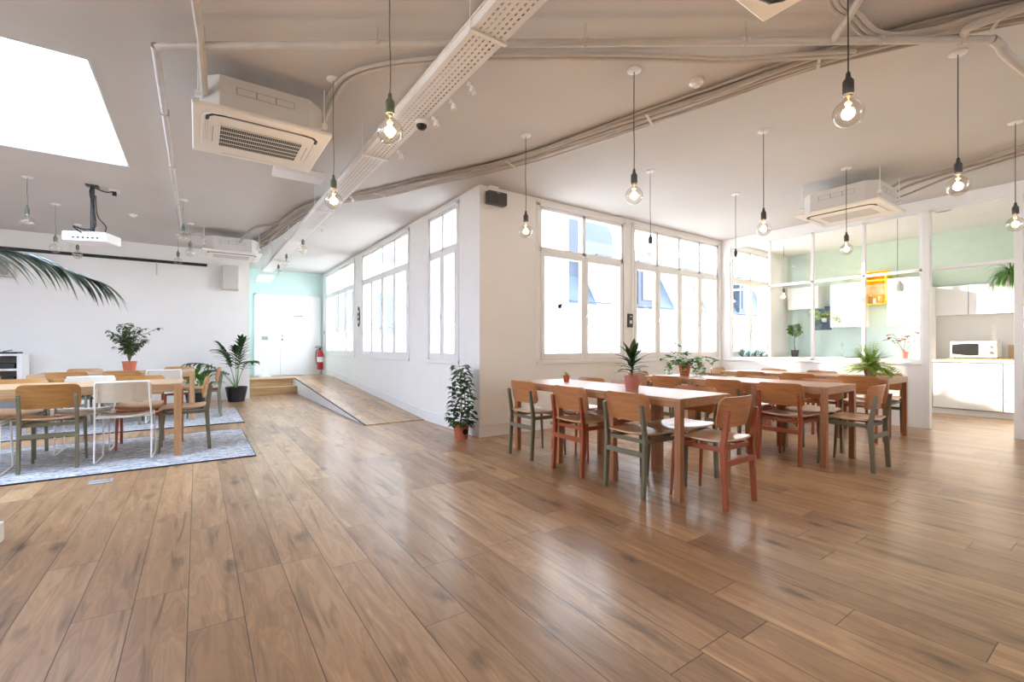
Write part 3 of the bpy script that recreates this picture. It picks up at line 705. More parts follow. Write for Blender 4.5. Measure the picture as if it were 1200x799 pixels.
# ------------------------------------------------------------------ air units
def rring(w, r, n=6, a0=0, a1=4):
    pts = []
    for q in range(4):
        cx, cy = [(w-r, w-r), (-(w-r), w-r), (-(w-r), -(w-r)), (w-r, -(w-r))][q]
        for k in range(n+1): a = math.pi/2*(q+k/n); pts.append((cx+r*math.cos(a), cy+r*math.sin(a)))
    return pts
def air_unit(label, x, y, z, w=.44, plain=False, rz=0):
    t = thing('ceiling_air_conditioner', label, 'air conditioner', (x, y, z), rz, 'ceiling cassette air units')
    ww = w-.045; c = .11
    body = [(ww-c, -ww), (ww, -ww+c), (ww, ww-c), (ww-c, ww), (-ww+c, ww), (-ww, ww-c), (-ww, -ww+c), (-ww+c, -ww)]
    bd = MB().prism(body, .03, .26).build('casing', 'ac_body', t, bevel=.005)
    for q in range(4):
        m4 = Matrix.Rotation(q*math.pi/2, 4, 'Z'); p = MB()
        for k in (-1, 0, 1):
            x0 = k*.123-.06
            for (q0, q1, r0, r1) in ((x0, x0+.12, .15, .153), (x0, x0+.12, .197, .2), (x0, x0+.003, .15, .2), (x0+.117, x0+.123, .15, .2)): p.box(q0, q1, ww, ww+.0015, r0, r1, m4)
        p.build('knockout_panel', 'mid_grey', bd)
    b = MB(); b.box(-w, w, -w, w, .0, .032); b.build('panel', 'ac_cream', t, bevel=.01)
    R1 = rring(w-.055, .13); 
    mp = MB().prism(R1, -.006, .001).build('face_plate', 'ac_cream', t, bevel=.003)
    # outlet slots and louvres (front towards local -y stands open)
    L_ = w-.15; yy = w-.085
    for q in range(4):
        m4 = Matrix.Rotation(q*math.pi/2+math.pi, 4, 'Z'); c1 = [(-L_-.062, yy-.10), (-L_-.06, yy-.05), (-L_-.03, yy-.012), (-L_+.03, yy)]; c2 = [(-a_, b_) for a_, b_ in c1[::-1]]
        if q == 0: segs = [c1+c2]
        elif q == 1: segs = [[(-L_+.15, yy)]+c2]
        elif q == 3: segs = [c1+[(L_-.15, yy)]]
        else: segs = []
        for pts in segs:
            MB().tube([tuple(m4 @ Vector((a_, b_, -.0065))) for a_, b_ in pts], .013 if q == 0 else .008, 6, flat=.6 if plain else .25).build('outlet_slot', 'black', t)
        b = MB(); b.box(-L_+.05, L_-.05, yy-.006, yy+.006, -.012, -.007, m4); b.build('louvre', 'mid_grey' if q == 0 else 'ac_cream', t)
    g = w-.2
    if not plain:
        gr = MB().box(-g-.03, g+.03, -g*.8, g*.8, -.009, -.005).build('intake_grille', 'black', t)
        b = MB()
        for k in range(6): yk = -g*.8+(2*g*.8)*k/5; b.box(-g-.03, g+.03, yk-.003, yk+.003, -.013, -.009)
        for k in range(41): xk = -g-.03+(2*g+.06)*k/40; b.box(xk-.0008, xk+.0008, -g*.8, g*.8, -.012, -.009)
        b.build('grille_bars', 'ac_cream', gr)
        b = MB()
        for s in (-1, 1): b.box(s*(g+.075)-.002, s*(g+.075)+.002, -g*.6, g*.6, -.008, -.006)
        b.build('panel_seam', 'mid_grey', t)
    else:
        MB().box(-g-.03, g+.03, -g*.7, g*.7, -.010, -.006).build('intake_grille', 'speaker_beige', t, bevel=.002)
    for sx in (-1, 1):
        for sy in (-1, 1):
            b = MB(); b.tube([(sx*(ww+.01), sy*(ww-.07), .12), (sx*(ww+.01), sy*(ww-.07), H-z)], .005, 6); b.box(sx*(ww+.01)-.02, sx*(ww+.01)+.02, sy*(ww-.07)-.02, sy*(ww-.07)+.02, .1, .13); b.build('hanger', 'white_metal', t)
    return t
air_unit('large ceiling air unit with dark grille at the upper left', .41, 4.08, 2.72)
air_unit('far ceiling air unit above the white projector wall', .50, 9.50, 2.72, plain=True)
air_unit('ceiling air unit at the right, beside the glass partition', 6.53, 2.22, 2.72, w=.43, plain=True, rz=-math.pi/2)
air_unit('ceiling air unit cut off by the top edge of the photo', 1.89, .72, 2.74, plain=True, rz=math.pi)

# ------------------------------------------------------------------ cable tray
TX0, TX1, TZ = 1.225, 1.43, 2.84
t = thing('cable_tray', 'long white perforated cable tray running along the ceiling into the hall', 'cable tray', (0, 0, 0))
b = MB(); y0t, y1t = .3, 11.9; pitch = .042; hole = .024
strips = [(1.255, 1.266), (1.286, 1.297), (1.320, 1.331), (1.354, 1.365), (1.386, 1.397)]
xc = TX0
for si, (h0, h1) in enumerate(strips):
    b.box(xc, h0, y0t, y1t, TZ, TZ+.002); xc = h1
    y = y0t+(pitch/2 if si % 2 else 0)
    b.box(h0, h1, y0t, y, TZ, TZ+.002)
    ymax = 7.2
    while y+pitch < ymax:
        b.box(h0, h1, y+hole, y+pitch, TZ, TZ+.002); y += pitch
    b.box(h0, h1, y, y1t, TZ, TZ+.002)
b.box(xc, TX1, y0t, y1t, TZ, TZ+.002)
b.build('tray_plate', 'tray_paint', t)
b = MB(); b.box(TX0-.002, TX0, y0t, y1t, TZ, TZ+.055); b.box(TX0-.014, TX0, y0t, y1t, TZ+.048, TZ+.055); b.box(TX1, TX1+.002, y0t, y1t, TZ, TZ+.055); b.box(TX1, TX1+.014, y0t, y1t, TZ+.048, TZ+.055); b.build('side_flange', 'tray_paint', t)
for k, yy in enumerate((2.15, 4.1, 6.1, 8.1, 10.1, 11.8)):
    b = MB(); b.box(TX0-.018, TX1+.018, yy-.012, yy+.012, TZ-.012, TZ-.002)
    for xx in (TX0-.012, TX1+.012): b.tube([(xx, yy, TZ-.015), (xx, yy, H)], .004, 6)
    b.build('hanger', 'white_metal', t)
b = MB()
for k, xx in enumerate((1.26, 1.29, 1.33, 1.37, 1.40)): b.tube([(xx+.008*math.sin(j*1.3+k), .3+j*.8, TZ+.012) for j in range(15)], .009, 6)
b.build('cables_in_tray', 'conduit_paint', t)
def dome():
    t = thing('dome_camera', 'black and white dome security camera under the cable tray', 'security camera', (1.41, 3.25, TZ-.002))
    MB().lathe([(0, 0), (.05, 0), (.052, -.022), (.044, -.03), (0, -.03)]).build('base', 'white_paint', t, smooth=True)
    MB().lathe([(.041, -.026), (.038, -.045), (.025, -.06), (0, -.066)]).build('dome', 'black', t, smooth=True)
dome()
sp0 = None
wh = ['nearest the camera', 'second along', 'third along, by the dome camera', 'fourth along', 'fifth along, before the hall', 'in the hall beside the window wall', 'deepest in the hall']
for i, (x, y) in enumerate(((1.475, 2.62), (1.475, 2.88), (1.475, 3.17), (1.475, 3.9), (1.475, 5.4), (1.475, 7.0), (1.475, 8.6))):
    if sp0 is None:
        sp0 = empty('tray_spotlight')
        MB().box(-.02, .008, -.008, .008, -.005, .02).build('clamp', 'white_metal', sp0, bevel=.002)
        MB().lathe([(.0, 0), (.012, 0), (.019, -.02), (.024, -.048), (.021, -.05), (.01, -.02), (0, -.014)], (.018, 0, 0)).build('spot_head', 'pot_white', sp0, smooth=True)
        reg(sp0); o = sp0
    else: o = copy_tree(sp0)
    o.location = (x, y, TZ); tag(o, 'white spotlight clipped beside the cable tray, '+wh[i], 'spotlight', 'spotlights along the cable tray')
t = thing('emergency_light', 'white box light fitting at the far end of the cable tray', 'emergency light', (1.33, 12.55, 2.72))
MB().box(-.17, .17, -.5, .35, .0, .09).build('housing', 'white_paint', t, bevel=.01); MB().tube([(0, .2, .09), (0, .2, H-2.72)], .006).build('hanger', 'white_metal', t); MB().tube([(0, -.4, .09), (0, -.4, H-2.72)], .006).build('hanger', 'white_metal', t)
t = thing('exit_light', 'flat white light fitting on the ceiling behind the upper left air unit', 'light fitting', (.95, 5.66, H-.07))
MB().box(-.26, .26, -.13, .13, 0, .07).build('housing', 'white_paint', t, bevel=.012)

# ------------------------------------------------------------------ pipes and conduits
def smooth_path(pts, n=6):
    P = [Vector(p) for p in pts]; out = []
    for i in range(len(P)-1):
        p0, p1, p2, p3 = P[max(i-1, 0)], P[i], P[i+1], P[min(i+2, len(P)-1)]
        for k in range(n):
            t = k/n; out.append(.5*((2*p1)+(-p0+p2)*t+(2*p0-5*p1+4*p2-p3)*t*t+(-p0+3*p1-3*p2+p3)*t**3))
    out.append(P[-1]); return out
def offset_path(P, d):
    out = []
    for i, p in enumerate(P):
        t = P[min(i+1, len(P)-1)]-P[max(i-1, 0)]; t.z = 0; t.normalize(); out.append(p+Vector((-t.y, t.x, 0))*d)
    return out
main = smooth_path([(.98, 9.9, 0), (1.12, 8.9, 0), (1.20, 7.9, 0), (1.33, 7.0, 0), (1.594, 6.336, 0), (1.95, 5.78, 0), (2.258, 5.1, 0), (2.599, 4.431, 0), (2.86, 3.8, 0), (3.06, 3.1, 0), (3.213, 2.55, 0), (3.37, 1.98, 0), (3.48, 1.5, 0), (3.61, 1.16, 0), (3.787, .816, 0), (4.02, .47, 0), (4.3, .1, 0)])
offs = [(-.145, .010, 3.095, 'thin one along the window side'), (-.10, .021, 3.088, 'outermost, towards the windows'), (-.055, .019, 3.088, 'second from the window side'), (-.015, .021, 3.082, 'third from the window side'), (.025, .017, 3.09, 'third from the camera side'), (.062, .02, 3.09, 'second from the camera side'), (.105, .015, 3.09, 'innermost, towards the camera')]
for k, (d_, r_, z_, lb) in enumerate(offs):
    P = offset_path(main, d_*.82)
    for i, p in enumerate(P): p.z = z_+.006*math.sin(i*.23+k*1.7)-.002; p += Vector((.010*math.sin(i*.17+k*2.1), 0, 0))
    tag(MB().tube(P, r_, 8).build('conduit', 'conduit_paint', smooth=True), 'beige conduit curving diagonally across the ceiling, '+lb, 'conduit', 'conduits in the long curved bundle')
b = MB()
cl = thing('conduit_clip', 'thin strap fixing the curved conduit bundle to the ceiling above the left table row', 'strap', (0, 0, 0))
for i in (30, 46, 60, 74, 88):
    if i < len(main): p = main[i]; b.box(-.13, .13, -.01, .01, 3.06, 3.064, Matrix.Translation((p.x, p.y, 0)) @ Matrix.Rotation(R(25), 4, 'Z'))
b.build('strap', 'pipe_paint', cl)
c2 = smooth_path([(.84, 4.12, 2.85), (.86, 4.05, 3.02), (.875, 3.7, 3.085), (.91, 3.40, 3.085), (1.076, 3.131, 3.085), (1.386, 2.824, 3.085), (1.569, 2.675, 3.085), (2.23, 2.207, 3.085), (2.62, 1.94, 3.075), (2.95, 1.68, 3.045), (3.30, 1.38, 3.043), (3.541, 1.181, 3.043)])
for k, d_ in enumerate((-.022, .022)):
    tag(MB().tube(offset_path(c2, d_), .015 if k else .013, 8).build('refrigerant_pipe', 'pipe_paint', smooth=True), 'painted refrigerant pipe from the upper left air unit across the ceiling, '+('upper of the pair' if k else 'lower of the pair'), 'pipe', 'refrigerant pipe pair')
E0, E1 = (-.215, 3.613, 3.0), (4.0, .62, 3.0)
t = thing('sprinkler_pipe', 'long straight horizontal pipe crossing the ceiling from side to side', 'pipe', (0, 0, 0))
b = MB(); b.tube(smooth_path([(-.214, 9.5, 3.0), (-.2145, 6.0, 3.0), (-.215, 3.8, 3.0), (-.215, 3.68, 3.0), (-.185, 3.60, 3.0), (.1, 3.39, 3.0), (2.0, 2.042, 3.0), E1], 4), .0225, 10); b.build('pipe_run', 'pipe_paint', t, smooth=True)
b = MB(); b.tube(smooth_path([E1, (4.10, .60, 2.99), (4.16, .58, 2.94), (4.45, .50, 2.86), (4.65, .45, 2.78)], 5), .027, 10); b.build('elbow', 'pipe_paint', t, smooth=True)
for u in (.06, .27, .52, .71, .87, .965):
    x, y = E0[0]+(E1[0]-E0[0])*u, E0[1]+(E1[1]-E0[1])*u
    MB().tube([(x, y, 2.97), (x, y, H)], .006, 6).lathe([(.03, -.012), (.03, .012)], (x, y, 3.0), 12).build('pipe_hanger', 'pipe_paint', t)
for yy in (4.6, 5.9, 7.4): MB().tube([(-.2145, yy, 3.0), (-.2145, yy, H)], .005, 6).box(-.245, -.185, yy-.008, yy+.008, 2.975, 3.028).build('pipe_hanger', 'pipe_paint', t)
tag(MB().tube(smooth_path([(.02, 3.42, 3.0), (.02, 3.46, 2.98), (.03, 3.6, 2.93), (.04, 3.74, 2.85)]), .025, 8).tube(smooth_path([(.02, 3.42, 3.0), (0, 3.2, 3.04), (-.02, 3.02, 3.1)]), .022, 8).build('drain_pipe', 'pipe_paint', smooth=True), 'short drain pipe dropping to the left corner of the upper left air unit', 'pipe')
tag(MB().tube(smooth_path([(3.21, 1.18, 3.0), (3.08, 1.05, 3.01), (2.9, .88, 3.04), (2.5, .45, 3.06)]), .02, 8).build('branch_pipe', 'pipe_paint', smooth=True), 'short diagonal branch pipe meeting the long pipe near the top right bulb', 'pipe')
c3 = smooth_path([(2.55, .9, 3.08), (2.97, 1.075, 3.08), (3.195, 1.07, 3.08), (3.40, 1.05, 3.05), (3.56, .98, 3.043), (3.68, .84, 3.043), (3.76, .64, 3.043), (3.86, .45, 3.043), (4.06, .1, 3.043)])
for k, d_ in enumerate((-.03, 0.0, .03)):
    tag(MB().tube(offset_path(c3, d_), .0125, 8).build('curved_pipe', 'pipe_paint', smooth=True), 'pipe curling from the top right bulb into the conduit bundle, '+('inner curve', 'middle', 'outer curve')[k], 'pipe', 'curled pipes at the top right')
tag(MB().tube(smooth_path([(3.86, .72, 3.0), (3.80, .70, 3.02), (3.74, .66, 3.0), (3.74, .56, 2.995), (3.77, .3, 2.995), (3.80, 0, 2.995)]), .024, 8).build('branch_pipe', 'pipe_paint', smooth=True), 'thick branch pipe turning off the long pipe at the far top right', 'pipe')
for k, (ps, r_) in enumerate(([[(6.85, 1.95, 3.0), (6.86, 1.80, 3.07), (6.84, 1.5, 3.07), (6.75, 1.15, 3.07), (6.55, .7, 3.07)], .018], [[(6.95, 2.0, 2.93), (6.98, 1.8, 3.03), (6.95, 1.45, 3.07), (6.86, 1.1, 3.07), (6.7, .6, 3.07)], .015], [[(7.0, 2.2, 2.9), (7.25, 1.9, 3.0), (7.2, 1.5, 3.08), (6.98, 1.0, 3.08), (6.9, .6, 3.08)], .013])):
    tag(MB().tube(smooth_path(ps), r_, 8).build('refrigerant_pipe', 'conduit_paint', smooth=True), 'pipe leaving the right air unit towards the right photo edge, '+('left and thickest', 'middle', 'right and dark')[k], 'pipe', 'pipes from the right air unit')
for k, ps in enumerate(([(.60, 9.06, 2.9), (.75, 8.6, 3.06), (1.0, 8.2, 3.08), (1.2, 7.9, 3.08)], [(.92, 9.2, 2.86), (1.05, 9.3, 2.98), (1.08, 9.0, 3.05), (1.12, 8.5, 3.06)])):
    tag(MB().tube(smooth_path(ps), .018, 8).build('refrigerant_pipe', 'conduit_paint', smooth=True), 'short pipe from the far air unit up to the conduit bundle, '+('left one', 'right one')[k], 'pipe', 'pipes from the far air unit')
tag(MB().tube(smooth_path([(-.214, 9.4, 3.0), (-.1, 9.35, 3.0), (.05, 9.3, 3.0), (.1, 9.25, 2.93)]), .02, 8).build('elbow_pipe', 'pipe_paint', smooth=True), 'short elbow pipe joining the left side of the far air unit', 'pipe')
for nm, lb, x, y in (('motion_sensor', 'round white sensor on the ceiling above the first big window', 3.094, 2.03), ('smoke_detector', 'round white smoke detector on the ceiling right of the projector', -.796, 8.92)):
    t = thing(nm, lb, 'detector', (x, y, H)); MB().lathe([(0, -.0), (.05, 0), (.052, -.018), (.04, -.026), (0, -.026)]).build('base', 'white_paint', t, smooth=True); MB().lathe([(.032, -.025), (.026, -.042), (0, -.05)]).build('lens', 'pot_white', t, smooth=True)

# ------------------------------------------------------------------ projector
t = thing('projector', 'white projector on a dark ceiling pole at the left', 'projector', (-1.07, 7.63, 2.40))
MB().box(-.23, .23, -.16, .16, 0, .12, Matrix.Rotation(R(-22), 4, 'Z')).build('body', 'gloss_white', t, bevel=.02)
b = MB()
for k in range(6): b.box(-.12+k*.05, -.095+k*.05, -.164, -.160, .03, .05, Matrix.Rotation(R(-22), 4, 'Z'))
b.build('sockets', 'black', t)
b = MB(); b.tube([(0, 0, .13), (0, 0, H-2.40)], .022, 10); b.box(-.08, .08, -.08, .08, .12, .135); b.box(-.06, .06, -.06, .06, H-2.412, H-2.40); b.build('pole', 'dark_grey', t)
b = MB(); b.tube(smooth_path([(-.06, -.13, .08), (-.15, -.17, .16), (-.05, -.2, .13), (.03, -.05, .2), (.02, -.03, .4), (-.02, -.03, .6), (.0, -.02, .69), (.12, .02, .67), (.2, .06, .71)]), .007, 6); b.tube(smooth_path([(.1, -.17, .06), (.14, -.1, .2), (.05, -.03, .35), (.03, -.02, .6)]), .006, 6); b.build('cable', 'black', t, smooth=True)
t = thing('ceiling_socket', 'small ceiling outlet right of the projector pole', 'socket', (-.87, 7.69, H-.02)); MB().box(-.05, .05, -.05, .05, 0, .02).build('plate', 'white_paint', t, bevel=.004); MB().box(-.02, .02, -.02, .02, -.05, 0).build('plug', 'black', t)
t = thing('projection_screen', 'rolled up projection screen showing as a shadowed slot high on the white wall', 'screen', (0, WY, 0))
MB().box(-5.0, .17, -.03, 0, 2.765, 2.82).build('slot_shadow', 'black', t); MB().box(-.66, -.64, -.04, -.02, 2.52, 2.77).build('pull_cord', 'speaker_beige', t)  # black bar stands for the shadow inside the screen slot
MB().box(-5.0, .2, -.05, 0, 2.82, 2.832).build('housing', 'wall_white', t)

# ------------------------------------------------------------------ wall items
def wall_speaker(label, x, y, z, w, h, d):
    t = thing('wall_speaker', label, 'speaker', (x, y, z)); MB().box(-w/2, w/2, -d, -.03, 0, h).build('cabinet', 'speaker_beige', t, bevel=.012)
    MB().box(-w/2+.02, w/2-.02, -d-.006, -d, .02, h-.02).build('grille', 'mid_grey' if 'left' in label else 'speaker_beige', t, bevel=.003); MB().box(-.03, .03, -.03, 0, h*.4, h*.6).build('bracket', 'white_metal', t)
wall_speaker('beige loudspeaker high on the white wall beside the mint passage', .57, WY, 2.30, .30, .50, .22)
wall_speaker('grey loudspeaker on the white wall at the left photo edge behind the palm', -2.75, WY, 2.30, .34, .27, .22)
t = thing('wall_speaker', 'dark brown loudspeaker box high on the cream corner wall', 'speaker', (3.06, AY, 2.88))
MB().box(-.135, .135, -.12, -.03, 0, .155).build('cabinet', 'dark_grey', t, bevel=.008); MB().box(-.025, .025, -.124, -.12, .13, .142).build('badge', 'chrome', t); MB().box(-.09, .04, -.07, 0, .155, .235).build('bracket', 'white_paint', t, bevel=.004)
t = thing('wall_thermostat', 'narrow dark control panel with a white display between the two big windows', 'control panel', (5.60, AY, 1.42))
MB().box(-.055, .055, -.022, 0, 0, .215).build('panel', 'dark_grey', t, bevel=.004); MB().box(-.02, .025, -.025, -.022, .06, .11).box(-.012, .018, -.025, -.022, .165, .178).build('display', 'white_paint', t)
t = thing('oval_sign', 'black oval sign with white dots between the hall windows', 'sign', (HX, 9.93, 1.76), math.pi/2)
pts = [(.085*math.cos(a), .22*math.sin(a)) for a in [2*math.pi*k/24 for k in range(24)]]
MB().prism(pts, 0, .012, 'y').build('plate', 'black', t)
b = MB()
for zc, r_ in ((.11, .035), (-.11, .035), (0, .025)): b.prism([(r_*math.cos(2*math.pi*k/14), zc+r_*math.sin(2*math.pi*k/14)) for k in range(14)], .012, .015, 'y')
b.build('marks', 'white_paint', t)
t = thing('fire_extinguisher', 'red fire extinguisher with black hose on the wall beside the white doors', 'fire extinguisher', (2.74, 13.1, .50))
MB().lathe([(0, 0), (.075, 0), (.08, .02), (.08, .44), (.06, .5), (.025, .53), (0, .53)]).build('cylinder', 'extinguisher_red', t, smooth=True)
b = MB(); b.lathe([(0, .52), (.03, .52), (.03, .57), (0, .58)]); b.box(-.13, .05, -.02, .02, .58, .6); b.box(-.11, .03, -.012, .012, .62, .635); b.tube(smooth_path([(-.02, 0, .56), (-.10, -.03, .5), (-.11, -.03, .3), (-.09, -.03, .15)]), .012); b.build('valve_and_hose', 'black', t, smooth=True)
MB().lathe([(.0812, .2), (.0812, .34)], n=16).build('paper_label', 'white_paint', t, smooth=True)
MB().box(.08, .123, -.03, .03, .3, .42).build('bracket', 'chrome', t)
t = thing('sanitiser_stand', 'white slim stand with dispenser panel in front of the left door leaf', 'stand', (1.40, 12.95, PH))
MB().box(-.13, .13, -.14, .14, 0, .02).build('base', 'white_paint', t, bevel=.004); MB().box(-.03, .03, -.02, .02, .02, .9).build('post', 'white_paint', t, bevel=.003); MB().box(-.14, .14, -.035, .0, .82, 1.14).build('panel', 'white_paint', t, bevel=.008); MB().box(-.07, .07, -.05, -.035, .92, 1.02).build('dispenser', 'mid_grey', t, bevel=.01)
for (x, y, rz, lb, z) in ((4.02, AY-.017, 0, 'double white power outlet on the baseboard under the first window', .075),):
    t = thing('power_outlet', lb, 'outlet', (x, y, z)); MB().box(-.07, .07, -.01, 0, -.035, .035).build('plate', 'white_paint', t, bevel=.003); MB().box(-.05, -.015, -.012, -.01, -.018, .018).box(.015, .05, -.012, -.01, -.018, .018).build('socket', 'mid_grey', t)
t = thing('light_switch', 'small light switch on the hall wall before the mint end wall', 'switch', (HX, 13.15, 1.5)); MB().box(-.01, 0, -.03, .03, -.05, .05).build('plate', 'mid_grey', t, bevel=.002)
t = thing('floor_box', 'grey metal socket box set in the floor in front of the near rug', 'floor socket', (-.655, 5.03, 0)); MB().box(-.075, .075, -.06, .06, 0, .006).build('lid', 'mid_grey', t, bevel=.002); MB().box(-.06, .06, -.003, .003, .006, .008).build('seam', 'dark_grey', t)
t = thing('low_plinth', 'corner of a low white plinth at the left photo edge', 'plinth', (-1.30, 3.62, 0)); MB().box(-.38, .38, -.23, .23, 0, .11).build('block', 'white_paint', t, bevel=.006)

# left cabinet with equipment
t = thing('media_cabinet', 'white open media cabinet with grey compartments by the left photo edge', 'cabinet', (-2.95, 11.05, 0))
b = MB(); b.box(-.56, -.50, -.22, .2, 0, 1.0); b.box(.50, .56, -.22, .2, 0, 1.0)
for z in (.0, .38, .72, .965): b.box(-.5, .5, -.22, .2, z, z+.035)
b.build('carcass', 'white_paint', t, bevel=.003); MB().box(-.5, .5, .18, .2, .03, .97).build('back_panel', 'mid_grey', t)
t = thing('amplifier', 'black audio amplifier on the upper shelf of the white cabinet', 'amplifier', (-2.9, 11.02, .756)); MB().box(-.42, .42, -.18, .12, 0, .09).build('case', 'black', t, bevel=.004); MB().lathe([(0, 0), (.02, 0), (.02, .01), (0, .01)], (.25, -.1, .09)).build('knob', 'dark_grey', t)
t = thing('cable_box', 'dark equipment box on the middle shelf of the white cabinet', 'equipment', (-2.9, 11.02, .416)); MB().box(-.4, .42, -.15, .12, 0, .2).build('case', 'black', t, bevel=.004); MB().tube(smooth_path([(.1, -.16, .1), (.2, -.2, .05), (.35, -.18, .12), (.4, -.16, .05)]), .008).build('cable', 'dark_grey', t)
t = thing('turntable', 'thin black device lying on top of the white cabinet', 'turntable', (-2.85, 11.02, 1.0)); MB().box(-.4, .4, -.16, .14, .0, .03).build('deck', 'black', t, bevel=.004); MB().tube([(.2, 0, .035), (.32, -.06, .06)], .008).build('tonearm', 'dark_grey', t)

# ------------------------------------------------------------------ plants
def pot(t, r, h, m, taper=.72, rim=True, loc=(0, 0, 0)):
    p = [(0, 0), (r*taper, 0), (r*.97, h*.86)]
    p += [(r*1.04, h*.86), (r*1.04, h), (r*.92, h), (r*.9, h*.85)] if rim else [(r, h), (r*.92, h), (r*.9, h*.85)]
    p += [(0, h*.85)]
    o = MB().lathe(p, loc).build('pot', m, t, smooth=True)
    MB().lathe([(0, h*.86), (r*.9, h*.86), (r*.9, h*.84), (0, h*.84)], loc).build('soil', 'soil', t)
rnd = random.uniform
TOP = .746
# dracaena
t = thing('potted_dracaena', 'dracaena with long pointed leaves in a pink pot on the left table row', 'potted plant', (3.12, 2.67, TOP)); pot(t, .068, .12, 'pot_pink', .8, False)
b = MB(); b.tube([(0, 0, .1), (.004, 0, .2), (0, .004, .33)], .008, 7); b.build('stem', 'stem', t)
b = MB()
for k in range(32):
    u = k/31; z = .13+.16*u; a = k*2.4; el = rnd(.15, .5)+.75*u**2; L = rnd(.16, .24)*(1-.15*u)
    b.leaf((0, 0, z), (math.cos(a)*math.cos(el), math.sin(a)*math.cos(el), math.sin(el)), L, rnd(.016, .022)*(1+.35*u), rnd(.5, 1.1)*(1.1-u*.9), 7)
b.build('leaves', 'leaf_dark', t, smooth=True)
# succulent
t = thing('potted_succulent', 'tiny yellow green succulent in a small brown pot on the left table row', 'potted plant', (3.22, 3.64, TOP)); pot(t, .036, .07, 'pot_clay', .75)
b = MB()
for k in range(34): a = k*2.4; el = rnd(.1, 1.2); b.leaf((rnd(-.01, .01), rnd(-.01, .01), .065), (math.cos(a)*math.cos(el), math.sin(a)*math.cos(el), math.sin(el)), rnd(.035, .06), .008, .8, 4, shape=1)
b.build('leaves', 'leaf_light', t, smooth=True)
# pothos
def pothos(t, z0, n=13, L=.26, m='leaf_mid', lw=.028, seed=3, r0=.05, spread=1.0, bias=None):
    random.seed(seed); b = MB(); s = MB()
    for k in range(n):
        a = 2*math.pi*k/n+rnd(-.3, .3); p = Vector((r0*.5*math.cos(a), r0*.5*math.sin(a), z0)); el = rnd(.3, 1.3); d = Vector((math.cos(a)*math.cos(el), math.sin(a)*math.cos(el), math.sin(el)))
        pts = [p.copy()]; st = rnd(.6, 1.1)*L/7
        for j in range(8):
            p = p+d*st; d = (d+Vector((0, 0, -rnd(.1, .45)*spread))+Vector((rnd(-.15, .15), rnd(-.15, .15), 0))).normalized(); pts.append(p.copy())
            for q in range(2):
                aa = rnd(0, 6.28); b.leaf(p, (math.cos(aa), math.sin(aa), rnd(-.3, .6)), rnd(.8, 1.3)*lw*2, lw*rnd(.6, .9), rnd(.2, 1.2), 4, shape=2, roll=rnd(-.4, .4))
        s.tube(pts, .0022, 5)
    s.build('vines', 'stem', t); b.build('leaves', m, t, smooth=True)
t = thing('potted_pothos', 'trailing pothos in a clay pot on the middle table row', 'potted plant', (5.14, 3.54, TOP)); pot(t, .072, .14, 'pot_clay', .78); pothos(t, .13, 17, .36, 'leaf_mid', .030)
b = MB(); random.seed(9)
for k in range(34): p = Vector((.2+rnd(-.05, .05), -.06+rnd(-.05, .05), .19-k*.0055)); a = rnd(0, 6.28); b.leaf(p, (math.cos(a), math.sin(a), rnd(-.5, .4)), .055, .022, .8, 4, shape=2)
b.build('trailing_leaves', 'leaf_mid', t, smooth=True)
# ferns
def fern(t, z0, n=46, L=.3, m='leaf_light', seed=5, w=.03):
    random.seed(seed); b = MB()
    for k in range(n):
        a = k*2.4; el = rnd(-.1, 1.45); d = Vector((math.cos(a)*math.cos(el), math.sin(a)*math.cos(el), math.sin(el))); p = Vector((0, 0, z0)); Lk = L*rnd(.7, 1.1); N = 12; dr = rnd(.5, 1.5)
        for j in range(N):
            p2 = p+d*Lk/N; side = d.cross(Vector((0, 0, 1))); side = side.normalized() if side.length > .05 else Vector((1, 0, 0))
            wl = w*math.sin(math.pi*(j+1.2)/(N+1.6))+.012
            if j > 1:
                for s in (-1, 1): b.leaf(p, side*s+d*.6, wl*1.5, .0095, .6, 3, shape=1)
            b.leaf(p, d, Lk/N*1.1, .003, 0, 1)
            p = p2; d = (d+Vector((0, 0, -dr/N))).normalized()
    b.build('fronds', m, t, smooth=True)
t = thing('potted_fern', 'bushy bright green fern on the table by the glass partition', 'potted plant', (7.02, 2.16, TOP)); pot(t, .075, .12, 'paper_brown', .8, False); fern(t, .11, 160, .34, w=.017)
# corner shrub
t = thing('potted_shrub', 'tall dark leafy shrub in a clay pot on the floor at the white corner', 'potted plant', (2.64, 4.90, 0)); pot(t, .098, .18, 'pot_clay', .78)
b = MB(); b.tube([(0, 0, .16), (.01, .01, .5), (0, .02, .85)], .007, 6); b.tube([(.02, 0, .16), (.05, -.01, .4), (.04, 0, .6)], .005, 6); s2 = MB(); random.seed(11)
for k in range(95):
    u = (k/95)**1.15; z = .22+.68*u; R0 = .17*(1-.45*u)*rnd(.35, 1.0); a = k*2.4; c = Vector((R0*math.cos(a), R0*math.sin(a), z-.06*(1-u))); b.tube([(0, 0, z-.05), tuple(c)], .0018, 4)
    for q in range(5): aa = a+rnd(-1.6, 1.6); s2.leaf(c, (math.cos(aa), math.sin(aa), rnd(-.3, .25)), rnd(.07, .10), rnd(.018, .026), .8, 4, shape=1, roll=rnd(-.3, .3))
b.build('stems', 'stem', t); s2.build('leaves', 'leaf_dark', t, smooth=True)
MB().prism([(.035*math.cos(2*math.pi*k/16), .10+.035*math.sin(2*math.pi*k/16)) for k in range(16)], -.106, -.098, 'y').build('tag', 'black', t)
